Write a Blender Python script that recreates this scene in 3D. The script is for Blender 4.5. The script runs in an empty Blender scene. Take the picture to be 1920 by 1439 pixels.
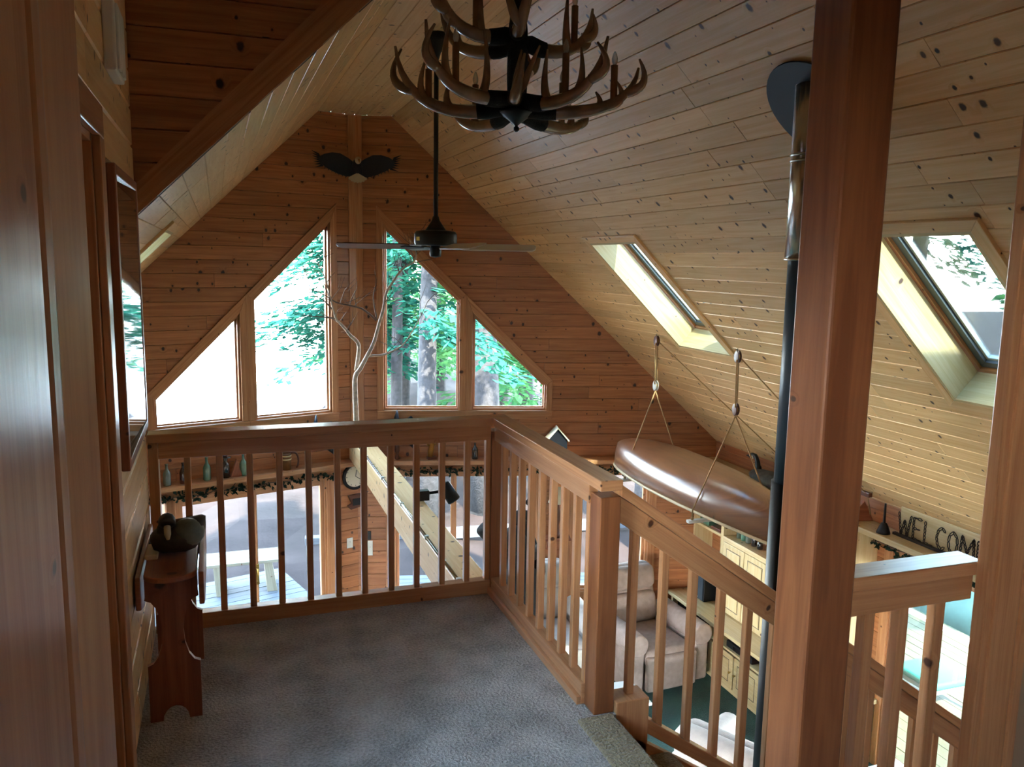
import bpy, bmesh, math, random
from mathutils import Vector, Matrix, Quaternion
C = bpy.context.scene.collection
rnd = random.Random(7)
V = Vector
# ------------------------------------------------------------------ camera, sky, sun, exposure
def setup():
    sc = bpy.context.scene
    yaw, pit, rol, f = math.radians(19.54), math.radians(8.4356), math.radians(0.9925), 1558.2
    fw = V((math.sin(yaw)*math.cos(pit), math.cos(yaw)*math.cos(pit), -math.sin(pit)))
    r = V((math.cos(yaw), -math.sin(yaw), 0)); u = r.cross(fw)
    r2 = r*math.cos(rol) + u*math.sin(rol); u2 = u*math.cos(rol) - r*math.sin(rol)
    cam = bpy.data.cameras.new('camera'); co = bpy.data.objects.new('camera', cam); C.objects.link(co)
    cam.sensor_fit = 'HORIZONTAL'; cam.sensor_width = 36; cam.lens = f/1920*36; cam.clip_start = .02; cam.clip_end = 500
    m = Matrix((r2, u2, -fw)).transposed().to_4x4(); m.translation = V((0, 0, 1.68)); co.matrix_world = m
    sc.camera = co
    w = bpy.data.worlds.new('sky'); sc.world = w; w.use_nodes = True
    n = w.node_tree.nodes; l = w.node_tree.links; n.clear()
    tc = n.new('ShaderNodeTexCoord'); sp = n.new('ShaderNodeSeparateXYZ'); rp = n.new('ShaderNodeValToRGB')
    l.new(tc.outputs['Generated'], sp.inputs[0]); l.new(sp.outputs['Z'], rp.inputs[0])
    e = rp.color_ramp.elements
    e[0].position = 0.0; e[0].color = (1.0, .985, .96, 1)
    e[1].position = .75; e[1].color = (.16, .27, .44, 1)
    a = rp.color_ramp.elements.new(.10); a.color = (.88, .94, 1.0, 1)
    a = rp.color_ramp.elements.new(.30); a.color = (.40, .52, .68, 1)
    bg = n.new('ShaderNodeBackground'); bg.inputs['Strength'].default_value = 30.0
    out = n.new('ShaderNodeOutputWorld'); l.new(rp.outputs[0], bg.inputs[0]); l.new(bg.outputs[0], out.inputs[0])
    s = bpy.data.lights.new('sun', 'SUN'); s.energy = 30; s.angle = .02; s.color = (1, .93, .80)
    so = bpy.data.objects.new('sun', s); C.objects.link(so)
    so.rotation_euler = V((-.06, .72, -.70)).to_track_quat('-Z', 'Y').to_euler()
    vs = sc.view_settings; vs.view_transform = 'Standard'; vs.look = 'None'; vs.gamma = 1; vs.use_curve_mapping = False
    vs.exposure = 1.3
    cy = sc.cycles
    cy.max_bounces = 10; cy.diffuse_bounces = 6; cy.glossy_bounces = 4; cy.transparent_max_bounces = 12; cy.transmission_bounces = 6
    cy.sample_clamp_indirect = 6; cy.use_denoising = True; cy.caustics_refractive = False; cy.caustics_reflective = False
setup()

# ------------------------------------------------------------------ materials
def lin(c):
    if isinstance(c, str):
        c = [int(c[i:i+2], 16)/255 for i in (0, 2, 4)]
        c = [x/12.92 if x <= .04045 else ((x+.055)/1.055)**2.4 for x in c]
    return (c[0], c[1], c[2], 1)
def newmat(name):
    m = bpy.data.materials.new(name); m.use_nodes = True
    n = m.node_tree.nodes; l = m.node_tree.links
    return m, n, l, n['Principled BSDF']
def plain(name, c, rough=.5, metal=0., spec=.5, noise=0., nscale=8., bump=0., bscale=60., coat=0.):
    m, n, l, b = newmat(name); c = lin(c)
    b.inputs['Base Color'].default_value = c; b.inputs['Roughness'].default_value = rough
    b.inputs['Metallic'].default_value = metal; b.inputs['Specular IOR Level'].default_value = spec
    if coat: b.inputs['Coat Weight'].default_value = coat; b.inputs['Coat Roughness'].default_value = .15
    if noise or bump:
        tc = n.new('ShaderNodeTexCoord')
    if noise:
        t = n.new('ShaderNodeTexNoise'); t.inputs['Scale'].default_value = nscale; t.inputs['Detail'].default_value = 5
        l.new(tc.outputs['Object'], t.inputs['Vector'])
        rp = n.new('ShaderNodeValToRGB'); rp.color_ramp.elements[0].position = .3; rp.color_ramp.elements[1].position = .7
        rp.color_ramp.elements[0].color = tuple(x*(1-noise) for x in c[:3])+(1,)
        rp.color_ramp.elements[1].color = tuple(min(1, x*(1+noise)) for x in c[:3])+(1,)
        l.new(t.outputs['Fac'], rp.inputs[0]); l.new(rp.outputs[0], b.inputs['Base Color'])
    if bump:
        t2 = n.new('ShaderNodeTexNoise'); t2.inputs['Scale'].default_value = bscale; t2.inputs['Detail'].default_value = 3
        l.new(tc.outputs['Object'], t2.inputs['Vector'])
        bp = n.new('ShaderNodeBump'); bp.inputs['Strength'].default_value = bump; bp.inputs['Distance'].default_value = .01
        l.new(t2.outputs['Fac'], bp.inputs['Height']); l.new(bp.outputs[0], b.inputs['Normal'])
    return m
def wood(name, light, dark, knot='45230f', knots=.5, kscale=6.5, rough=.42, vary=.16, grain=1., ksize=1., coat=.35):
    """boards: U runs along the grain in metres, V across; every object gets its own offset and tone"""
    m, n, l, b = newmat(name)
    def N(t, **k):
        x = n.new(t)
        for a, v in k.items(): setattr(x, a, v)
        return x
    def math_(op, a, c=None, clamp=False):
        x = N('ShaderNodeMath', operation=op, use_clamp=clamp)
        for i, s in enumerate((a, c)):
            if s is None: continue
            if isinstance(s, (int, float)): x.inputs[i].default_value = s
            else: l.new(s, x.inputs[i])
        return x.outputs[0]
    uv = N('ShaderNodeTexCoord').outputs['UV']; oi = N('ShaderNodeObjectInfo').outputs['Random']
    sep = N('ShaderNodeSeparateXYZ'); l.new(uv, sep.inputs[0])
    u = math_('ADD', sep.outputs[0], math_('MULTIPLY', oi, 91.7)); v = math_('ADD', sep.outputs[1], math_('MULTIPLY', oi, 37.3))
    def comb(a, c):
        x = N('ShaderNodeCombineXYZ'); l.new(a, x.inputs[0]); l.new(c, x.inputs[1]); return x.outputs[0]
    vo = N('ShaderNodeTexVoronoi', voronoi_dimensions='2D'); vo.inputs['Scale'].default_value = kscale
    l.new(comb(math_('MULTIPLY', u, 1.35), v), vo.inputs['Vector'])
    cs = N('ShaderNodeSeparateColor'); l.new(vo.outputs['Color'], cs.inputs[0])
    gate = math_('LESS_THAN', cs.outputs[0], knots)
    rad = math_('ADD', math_('MULTIPLY', math_('MULTIPLY', cs.outputs[1], cs.outputs[1]), .10*ksize), .028*ksize)
    q = math_('DIVIDE', vo.outputs['Distance'], rad)
    wob = N('ShaderNodeTexNoise', noise_dimensions='2D'); wob.inputs['Scale'].default_value = 60; l.new(comb(u, v), wob.inputs['Vector'])
    q = math_('ADD', q, math_('MULTIPLY', math_('SUBTRACT', wob.outputs['Fac'], .5), .7))
    kn = math_('MULTIPLY', math_('SUBTRACT', 1.55, q, True), gate)
    kn = math_('MULTIPLY', kn, 1.6, True)
    halo = math_('MULTIPLY', math_('SUBTRACT', 1.0, math_('MULTIPLY', q, .28), True), gate)
    # grain that bends round the knots
    v2 = math_('ADD', math_('MULTIPLY', v, 34*grain), math_('MULTIPLY', halo, 2.2))
    g1 = N('ShaderNodeTexNoise', noise_dimensions='2D'); g1.inputs['Scale'].default_value = 1; g1.inputs['Detail'].default_value = 3; g1.inputs['Distortion'].default_value = .6
    l.new(comb(math_('MULTIPLY', u, 1.6), v2), g1.inputs['Vector'])
    g2 = N('ShaderNodeTexNoise', noise_dimensions='2D'); g2.inputs['Scale'].default_value = 1; g2.inputs['Detail'].default_value = 2
    l.new(comb(math_('MULTIPLY', u, 5.), math_('MULTIPLY', v, 190*grain)), g2.inputs['Vector'])
    gr = math_('ADD', math_('MULTIPLY', g1.outputs['Fac'], .75), math_('MULTIPLY', g2.outputs['Fac'], .25))
    mr = N('ShaderNodeMapRange'); mr.inputs[1].default_value = .34; mr.inputs[2].default_value = .68; l.new(gr, mr.inputs[0])
    def mix(fac, a, c):
        x = N('ShaderNodeMix', data_type='RGBA'); l.new(fac, x.inputs[0])
        for i, s in ((6, a), (7, c)):
            if isinstance(s, tuple): x.inputs[i].default_value = s
            else: l.new(s, x.inputs[i])
        return x.outputs[2]
    c1 = mix(mr.outputs[0], lin(light), lin(dark))
    c2 = mix(math_('MULTIPLY', halo, .55), c1, lin(dark))
    c3 = mix(kn, c2, lin(knot))
    hs = N('ShaderNodeHueSaturation'); l.new(c3, hs.inputs['Color'])
    tone = math_('ADD', math_('MULTIPLY', math_('FRACT', math_('MULTIPLY', oi, 17.31)), vary*2), 1-vary)
    l.new(tone, hs.inputs['Value']); l.new(hs.outputs[0], b.inputs['Base Color'])
    b.inputs['Roughness'].default_value = rough; b.inputs['Coat Weight'].default_value = coat if rough < .6 else 0; b.inputs['Coat Roughness'].default_value = .2
    bp = N('ShaderNodeBump'); bp.inputs['Strength'].default_value = .12; bp.inputs['Distance'].default_value = .004
    l.new(gr, bp.inputs['Height']); l.new(bp.outputs[0], b.inputs['Normal'])
    return m
def pane_mat(name, tint=(.93, .97, .96), refl=.5):
    m, n, l, b = newmat(name); n.remove(b)
    t = n.new('ShaderNodeBsdfTransparent'); t.inputs[0].default_value = tint+(1,)
    g = n.new('ShaderNodeBsdfGlossy'); g.inputs['Roughness'].default_value = .02
    fr = n.new('ShaderNodeFresnel'); fr.inputs[0].default_value = 1.35
    mu = n.new('ShaderNodeMath'); mu.operation = 'MULTIPLY'; mu.inputs[1].default_value = refl; l.new(fr.outputs[0], mu.inputs[0])
    mx = n.new('ShaderNodeMixShader'); l.new(mu.outputs[0], mx.inputs[0]); l.new(t.outputs[0], mx.inputs[1]); l.new(g.outputs[0], mx.inputs[2])
    l.new(mx.outputs[0], n['Material Output'].inputs[0]); return m
def carpet(name, a, c, scale=160, bump=.8):
    m, n, l, b = newmat(name)
    tc = n.new('ShaderNodeTexCoord'); t = n.new('ShaderNodeTexNoise'); t.inputs['Scale'].default_value = scale; t.inputs['Detail'].default_value = 3
    t2 = n.new('ShaderNodeTexNoise'); t2.inputs['Scale'].default_value = 5; t2.inputs['Detail'].default_value = 4
    l.new(tc.outputs['Object'], t.inputs['Vector']); l.new(tc.outputs['Object'], t2.inputs['Vector'])
    ad = n.new('ShaderNodeMath'); ad.operation = 'MULTIPLY_ADD'; ad.inputs[1].default_value = .55; l.new(t2.outputs['Fac'], ad.inputs[0])
    mu = n.new('ShaderNodeMath'); mu.operation = 'MULTIPLY'; mu.inputs[1].default_value = .55; l.new(t.outputs['Fac'], mu.inputs[0]); l.new(mu.outputs[0], ad.inputs[2])
    rp = n.new('ShaderNodeValToRGB'); e = rp.color_ramp.elements; e[0].position = .38; e[1].position = .72; e[0].color = lin(a); e[1].color = lin(c)
    l.new(ad.outputs[0], rp.inputs[0]); l.new(rp.outputs[0], b.inputs['Base Color'])
    b.inputs['Roughness'].default_value = 1; b.inputs['Specular IOR Level'].default_value = .1
    b.inputs['Sheen Weight'].default_value = .25
    bp = n.new('ShaderNodeBump'); bp.inputs['Strength'].default_value = bump; bp.inputs['Distance'].default_value = .02
    l.new(t.outputs['Fac'], bp.inputs['Height']); l.new(bp.outputs[0], b.inputs['Normal'])
    return m
M = {}
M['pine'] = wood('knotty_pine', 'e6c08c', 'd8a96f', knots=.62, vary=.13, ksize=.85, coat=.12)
M['pine_shaded'] = wood('knotty_pine_shaded', 'b27549', '935a34', knot='2c1009', knots=.36, vary=.13)  # same pine, with the shade of the backlit walls put into its colour
M['trim'] = wood('pine_trim', 'c08a5e', 'a3683e', knots=.10, vary=.08)
M['rail'] = wood('pine_rail', 'c48f62', 'a97046', knots=.13, vary=.10, ksize=.7, rough=.35, coat=.7)
M['fir'] = wood('fir_post', '9a5f38', '7a4525', knots=.08, rough=.4, grain=.55, ksize=1.3)
M['pale'] = wood('pale_pine', 'cfba8c', 'bfa470', knots=.12, vary=.06, ksize=.8)
M['backing'] = plain('dark_backing', '3a2416', .9)
M['glass'] = pane_mat('window_glass')
M['glass_roof'] = pane_mat('tinted_roof_glass', (.48, .54, .54))
M['carpet'] = carpet('loft_carpet', '7e7871', 'cbc4bb', 95, 1.)
M['stairpet'] = carpet('stair_carpet', '7a6c50', 'a49472', 95, 1.)
M['green'] = carpet('green_carpet', '0c3a34', '17564c', 120)
M['black'] = plain('black_metal', '0d0d10', .45, spec=.4)
M['darkvoid'] = plain('dark_plain', '101014', .7)
M['steel'] = plain('stainless_steel', 'b8b2aa', .22, 1.0)
M['brass'] = plain('brass', 'a98a4a', .3, 1.0)
M['sash'] = plain('grey_sash', '5c6670', .5)
M['white'] = plain('white_plastic', 'd8d8d0', .5)
M['drywall'] = plain('plain_plaster', 'a08870', .9)

# ------------------------------------------------------------------ mesh builder
ORG = {}
class MB:
    def __init__(s): s.v = []; s.f = []; s.uv = []
    def _add(s, pts, faces, o=None, ud=None, sm=False):
        """faces index pts; UVs from the grain direction ud"""
        b = len(s.v); s.v += [V(p) for p in pts]
        o = V(pts[0]) if o is None else V(o); ud = V((1, 0, 0)) if ud is None else V(ud).normalized()
        for f in faces:
            p = [V(pts[i]) for i in f]
            nn = (p[1]-p[0]).cross(p[2]-p[0])
            if nn.length < 1e-12 and len(p) > 3: nn = (p[2]-p[0]).cross(p[3]-p[0])
            vd = nn.cross(ud)
            if vd.length < 1e-9:      # end grain
                a = V((0, 0, 1)) if abs(ud.z) < .9 else V((1, 0, 0)); v1 = ud.cross(a).normalized(); v2 = ud.cross(v1)
                s.uv.append([((q-o).dot(v1), (q-o).dot(v2)) for q in p])
            else:
                vd.normalize(); s.uv.append([((q-o).dot(ud), (q-o).dot(vd)) for q in p])
            s.f.append([b+i for i in f])
        return s
    def obox(s, o, a, b, c):
        """box from corner o along vectors a, b, c; grain along the longest"""
        o, a, b, c = V(o), V(a), V(b), V(c)
        p = [o, o+a, o+a+b, o+b, o+c, o+a+c, o+a+b+c, o+b+c]
        ud = max((a, b, c), key=lambda q: q.length)
        return s._add(p, [(3, 2, 1, 0), (4, 5, 6, 7), (0, 1, 5, 4), (1, 2, 6, 5), (2, 3, 7, 6), (3, 0, 4, 7)], o, ud)
    def box(s, x0, x1, y0, y1, z0, z1):
        return s.obox((x0, y0, z0), (x1-x0, 0, 0), (0, y1-y0, 0), (0, 0, z1-z0))
    def bar(s, p, q, w, t, up=(0, 0, 1)):
        """square bar from p to q, w sideways, t along up"""
        p, q = V(p), V(q); d = q-p; side = d.cross(V(up)).normalized()*w; u = side.cross(d).normalized()*t
        return s.obox(p-side/2-u/2, d, side, u)
    def prism(s, poly, ext, ud=None):
        poly = [V(p) for p in poly]; e = V(ext); n = len(poly)
        pts = poly+[p+e for p in poly]
        fs = [tuple(range(n))[::-1], tuple(range(n, 2*n))]+[(i, (i+1) % n, n+(i+1) % n, n+i) for i in range(n)]
        if ud is None: ud = max(((poly[(i+1) % n]-poly[i]) for i in range(n)), key=lambda q: q.length)
        return s._add(pts, fs, poly[0], ud)
    def tube(s, pts, rad, n=8, cap=True, flat=1.0):
        pts = [V(p) for p in pts]; m = len(pts)
        rad = [rad]*m if isinstance(rad, (int, float)) else rad
        out = []; pr = None
        for i, p in enumerate(pts):
            t = (pts[min(i+1, m-1)]-pts[max(i-1, 0)]).normalized()
            if pr is None: pr = t.cross(V((0, 0, 1)) if abs(t.z) < .9 else V((1, 0, 0))).normalized()
            pr = (pr-t*pr.dot(t)).normalized(); q = t.cross(pr)
            out += [p+(pr*math.cos(2*math.pi*k/n)+q*math.sin(2*math.pi*k/n)*flat)*rad[i] for k in range(n)]
        fs = [(i*n+k, i*n+(k+1) % n, (i+1)*n+(k+1) % n, (i+1)*n+k) for i in range(m-1) for k in range(n)]
        if cap: fs += [tuple(range(n))[::-1], tuple((m-1)*n+k for k in range(n))]
        return s._add(out, fs, pts[0], pts[-1]-pts[0] if (pts[-1]-pts[0]).length > 1e-6 else (0, 0, 1))
    def lathe(s, prof, c=(0, 0, 0), n=16, axis=(0, 0, 1), sx=1., sy=1.):
        c = V(c); ax = V(axis).normalized(); a = ax.cross(V((0, 0, 1)) if abs(ax.z) < .9 else V((1, 0, 0))).normalized() if abs(ax.z) < .999 else V((1, 0, 0)); b = ax.cross(a)
        out = []
        for r, z in prof:
            out += [c+ax*z+(a*math.cos(2*math.pi*k/n)*sx+b*math.sin(2*math.pi*k/n)*sy)*r for k in range(n)]
        m = len(prof)
        fs = [(i*n+k, i*n+(k+1) % n, (i+1)*n+(k+1) % n, (i+1)*n+k) for i in range(m-1) for k in range(n)]
        if prof[0][0] > 1e-5: fs.append(tuple(range(n))[::-1])
        if prof[-1][0] > 1e-5: fs.append(tuple((m-1)*n+k for k in range(n)))
        return s._add(out, fs, c, ax)
    def ball(s, c, r, n=12, m=8, rot=None):
        r = (r, r, r) if isinstance(r, (int, float)) else r; c = V(c)
        out = []
        for i in range(m+1):
            th = math.pi*i/m; th = min(max(th, .02), math.pi-.02)
            for k in range(n):
                ph = 2*math.pi*k/n; p = V((math.sin(th)*math.cos(ph)*r[0], math.sin(th)*math.sin(ph)*r[1], math.cos(th)*r[2]))
                if rot is not None: p = rot @ p
                out.append(c+p)
        fs = [(i*n+k, (i+1)*n+k, (i+1)*n+(k+1) % n, i*n+(k+1) % n) for i in range(m) for k in range(n)]
        return s._add(out, fs, c)
    def loft(s, rings, closed=True, cap=True):
        n = len(rings[0]); out = [V(p) for r in rings for p in r]
        kk = n if closed else n-1
        fs = [(i*n+k, i*n+(k+1) % n, (i+1)*n+(k+1) % n, (i+1)*n+k) for i in range(len(rings)-1) for k in range(kk)]
        if cap and closed: fs += [tuple(range(n))[::-1], tuple((len(rings)-1)*n+k for k in range(n))]
        return s._add(out, fs, rings[0][0], V(rings[-1][0])-V(rings[0][0]))
    def build(s, name, mat, parent=None, smooth=False, bevel=0., kind=None, recalc=True, sub=0, sharp=False):
        me = bpy.data.meshes.new(name)
        r = parent
        while r is not None and r.parent is not None: r = r.parent
        o = ORG.get(r.name, V((0, 0, 0))) if r is not None else V((0, 0, 0))
        me.from_pydata([tuple(p-o) for p in s.v], [], s.f)
        ul = me.uv_layers.new(name='UV'); i = 0
        for f in s.uv:
            for c in f: ul.data[i].uv = c; i += 1
        if recalc:
            bm = bmesh.new(); bm.from_mesh(me); bmesh.ops.recalc_face_normals(bm, faces=bm.faces); bm.to_mesh(me); bm.free()
        if smooth:
            for p in me.polygons: p.use_smooth = True
        me.materials.append(mat if not isinstance(mat, str) else M[mat])
        ob = bpy.data.objects.new(name, me); C.objects.link(ob)
        if parent is not None: ob.parent = parent
        if bevel:
            b = ob.modifiers.new('bevel', 'BEVEL'); b.width = bevel; b.segments = 2; b.limit_method = 'ANGLE'; b.angle_limit = .6
        if sub:
            b = ob.modifiers.new('sub', 'SUBSURF'); b.levels = sub; b.render_levels = sub
        if kind: ob['kind'] = kind
        return ob
def thing(name, label, cat, loc=(0, 0, 0), group=None):
    o = bpy.data.objects.new(name, None); C.objects.link(o); o.location = loc; o.empty_display_size = .05
    o['label'] = label; o['category'] = cat
    if group: o['group'] = group
    ORG[o.name] = V(loc); return o
def tag(o, label, cat, group=None):
    o['label'] = label; o['category'] = cat
    if group: o['group'] = group
    return o
def solo(mb, name, mat, label, cat, group=None, loc=None, **k):
    """a thing that is one mesh, origin at loc"""
    if loc is not None: mb.v = [p-V(loc) for p in mb.v]
    ob = mb.build(name, mat, None, **k)
    if loc is not None: ob.location = loc
    return tag(ob, label, cat, group)
def struct(mb, name, mat, **k):
    return mb.build(name, mat, None, kind='structure', **k)
def empty_struct(name):
    o = bpy.data.objects.new(name, None); C.objects.link(o); o['kind'] = 'structure'; ORG[o.name] = V((0, 0, 0)); return o
def copy_tree(o, parent=None):
    c = o.copy(); C.objects.link(c); c.parent = parent
    for ch in o.children: copy_tree(ch, c)
    return c

# ------------------------------------------------------------------ the house in numbers (metres, loft floor at z = 0)
H = 1.68; GF = -2.6; XC, YC = 1.373, 8.82; AL, AR = math.radians(16.0), math.radians(14.2); HW = .367; S = .975; ZF = 3.117
YR = 3.826; XL = -.31; XR = 5.25; XLL = -2.55
UL = V((-math.cos(AL), -math.sin(AL), 0)); NL = V((math.sin(AL), -math.cos(AL), 0))
UR = V((math.cos(AR), -math.sin(AR), 0)); NR = V((-math.sin(AR), -math.cos(AR), 0))
def PW(side, u, z, d=0.):
    return V((XC, YC, z))+(UL if side == 'l' else UR)*u+(NL if side == 'l' else NR)*d
def roof(x): return ZF-S*max(0., abs(x-XC)-HW)

def clip(poly, a, b, c):
    """keep a*x+b*y<=c"""
    out = []
    for i in range(len(poly)):
        p, q = poly[i], poly[(i+1) % len(poly)]; dp = a*p[0]+b*p[1]-c; dq = a*q[0]+b*q[1]-c
        if dp <= 1e-9: out.append(p)
        if (dp < -1e-9 and dq > 1e-9) or (dp > 1e-9 and dq < -1e-9):
            t = dp/(dp-dq); out.append((p[0]+t*(q[0]-p[0]), p[1]+t*(q[1]-p[1])))
    return out
def area(p): return abs(sum(p[i][0]*p[(i+1) % len(p)][1]-p[(i+1) % len(p)][0]*p[i][1] for i in range(len(p))))/2
def boards(parent, cells, P, h, v0, v1, mat, t=.018, maxlen=2.6, minlen=.9, name='board', seed=1, groove=.004, jit=.0012, phase=0.):
    """tongue-and-groove boards over convex cells (u, v); P(u, v, d) -> 3D point, d towards the room"""
    r = random.Random(seed); n = 0; z = v0+phase
    while z < v1-.004:
        za, zb = z, min(z+h, v1); z = zb
        strip = []
        for c in cells:
            p = clip(clip(c, 0, 1, zb), 0, -1, -za)
            if len(p) > 2 and area(p) > 2e-5: strip.append(p)
        if not strip: continue
        us = [min(q[0] for q in p) for p in strip]; ue = max(q[0] for p in strip for q in p); ub = min(us)
        cuts = [ub]; x = ub+r.uniform(.3, 1.)*maxlen
        while x < ue-.35: cuts.append(x); x += r.uniform(minlen, maxlen)
        cuts.append(ue)
        for a, b in zip(cuts, cuts[1:]):
            pc = []
            for p in strip:
                q = clip(clip(p, 1, 0, b), -1, 0, -a)
                if len(q) > 2 and area(q) > 1e-4: pc.append(q)
            pc.sort(key=lambda q: min(w[0] for w in q))
            while pc:
                grp = [pc.pop(0)]
                while pc and min(w[0] for w in pc[0]) <= max(w[0] for q in grp for w in q)+.002: grp.append(pc.pop(0))
                mb = MB(); mid = (za+zb)/2; dj = r.uniform(-jit, jit)
                k1 = 1-2*.0007/h; k2 = 1-2*groove/h
                for q in grp:
                    m = len(q)
                    def sh(w, k): 
                        uu = w[0]
                        if abs(uu-a) < 1e-6 and a > ub+1e-6: uu += .0012
                        if abs(uu-b) < 1e-6 and b < ue-1e-6: uu -= .0012
                        return uu, mid+(w[1]-mid)*k
                    A = [P(*sh(w, k1), 0) for w in q]; B = [P(*sh(w, k1), t-groove+dj) for w in q]; D = [P(*sh(w, k2), t+dj) for w in q]
                    mb._add(A+B+D, [tuple(range(2*m, 3*m))]+[(i, (i+1) % m, m+(i+1) % m, m+i) for i in range(m)]+[(m+i, m+(i+1) % m, 2*m+(i+1) % m, 2*m+i) for i in range(m)], P(0, 0, 0), P(1, 0, 0)-P(0, 0, 0))
                mb.build(name, mat, parent); n += 1
    return n
def rect(u0, u1, v0, v1): return [(u0, v0), (u1, v0), (u1, v1), (u0, v1)]
def backing(name, cells, P, t=.03, mat='backing', parent=None):
    mb = MB()
    for c in cells: mb.prism([P(u, v, -t) for u, v in c], P(0, 0, t)-P(0, 0, 0))
    o = mb.build(name, mat, parent)
    if parent is None: o['kind'] = 'structure'
    return o
# ------------------------------------------------------------------ large structure
K = math.hypot(1, S); BT = .018
def PS(y, v, d):            # right slope: y along the boards, v down the slope, d into the room
    return V((XC+HW+v/K, y, ZF-S*v/K))+V((-S, 0, -1))/K*(d-BT)
def PSL(y, v, d):
    return V((XC-HW-v/K, y, ZF-S*v/K))+V((S, 0, -1))/K*(d-BT)
BH = .1315
SKY = [(3.05, 3.97, 5.79, 6.61), (3.05, 3.97, 2.75, 3.58)]   # x0, x1, y0, y1 of the two roof windows on the right
def vof(x): return (x-XC-HW)*K
def slope_cells(y0, a, vmax, holes):
    def ye(v): return YC-(HW+v/K)*math.tan(a)+.06
    vs = sorted({0., vmax}|{v for h in holes for v in (vof(h[0]), vof(h[1]))}); out = []
    for va, vb in zip(vs, vs[1:]):
        hs = sorted((h[2], h[3]) for h in holes if vof(h[0]) < (va+vb)/2 < vof(h[1])); y = y0
        for p, q in hs: out.append([(y, va), (p, va), (p, vb), (y, vb)]); y = q
        out.append([(y, va), (ye(va), va), (ye(vb), vb), (y, vb)])
    return out
VM = vof(XR+.02)
cR = slope_cells(1.50, AR, VM, SKY)
ceil_r = backing('ceiling_right', cR+[rect(-2, 1.5, 0, VM)], PS, .10)
boards(ceil_r, cR, PS, BH, 0, VM, 'pine', seed=11, phase=-.015)
SKYL = [(3.05, 3.97, 5.79, 6.61)]
VML = (XC-HW-XLL)*K
cL = slope_cells(YR+.03, AL, VML, SKYL)
ceil_l = backing('ceiling_left', cL, PSL, .10)
boards(ceil_l, cL, PSL, BH, 0, VML, 'pine', seed=12)
def PF(y, x, d): return V((x, y, ZF-d+BT))
cF = [[(-2.0, XC-HW), (YC-HW*math.tan(AL), XC-HW), (YC, XC), (-2.0, XC)], [(-2.0, XC), (YC, XC), (YC-HW*math.tan(AR), XC+HW), (-2.0, XC+HW)]]
ceil_f = backing('ceiling', cF, PF, .10)
boards(ceil_f, cF, PF, HW*2/6, XC-HW, XC+HW, 'pine', seed=13)

mb = MB()   # roof decking over the joints of the ceiling
mb.box(XC-HW-.07, XC-HW+.03, YR, 9.2, ZF+.02, ZF+.25); mb.box(XC+HW-.03, XC+HW+.07, -2, 9.2, ZF+.02, ZF+.25); mb.box(XC-HW-.1, XC+HW+.1, -2.1, 9.3, ZF+.125, ZF+.3)
struct(mb, 'roof', 'backing')
# prow walls with their windows
WB = .06; UI0, UI1, UO0, UO1 = .28, 1.095, 1.225, 2.043
def zr(u): return 1.965-.965*(u-.315)
def prow_cells(side, low):
    a = AL if side == 'l' else AR; um = (XC-XLL)/math.cos(a) if side == 'l' else (XR+.02-XC)/math.cos(a)
    uf = HW/math.cos(a); rz = lambda u: ZF-S*max(0, u*math.cos(a)-HW)
    br = [0, UI0, uf, UI1, UO0, UO1, um]; cells = []
    for p, q in zip(br, br[1:]):
        m = (p+q)/2
        if UI0 < m < UI1 or UO0 < m < UO1:
            cells.append(rect(p, q, -.45, WB)); cells.append([(p, zr(p)+.05), (q, zr(q)+.05), (q, rz(q)), (p, rz(p))])
        else: cells.append([(p, -.45), (q, -.45), (q, rz(q)), (p, rz(p))])
    br = sorted({0, um}|{x for o in low for x in o[:2]})
    for p, q in zip(br, br[1:]):
        m = (p+q)/2; o = [o for o in low if o[0] < m < o[1]]
        if o:
            cells.append(rect(p, q, o[0][3], -.45))
            if o[0][2] > GF+.01: cells.append(rect(p, q, GF, o[0][2]))
        else: cells.append(rect(p, q, GF, -.45))
    return cells
LOWL = [(.356, 1.90, GF, -.625), (1.95, 2.75, -2.04, -.625)]
LOWR = [(.375, 1.97, -2.04, -.625), (2.40, 3.245, -2.04, -.625)]
for side, low, nm, sd in (('l', LOWL, 'wall_front_left', 21), ('r', LOWR, 'wall_front_right', 22)):
    P = lambda u, z, d, s=side: PW(s, u, z, d-BT)
    cs = prow_cells(side, low)
    w = backing(nm, cs, P, .10)
    boards(w, cs, P, BH, GF, ZF, 'pine_shaded', seed=sd, maxlen=3.2, phase=.03)
# centre strip where the two front walls meet
mb = MB(); mb.prism([PW('l', .075, 0, .014), PW('l', .0, 0, .014), PW('r', .075, 0, .014), PW('r', .075, 0, -.02), PW('l', .075, 0, -.02)], (0, 0, ZF-.001+.45), (0, 0, 1)); 
for i in range(len(mb.v)): mb.v[i] += V((0, 0, -.45))
struct(mb, 'trim_1', 'trim')

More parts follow.
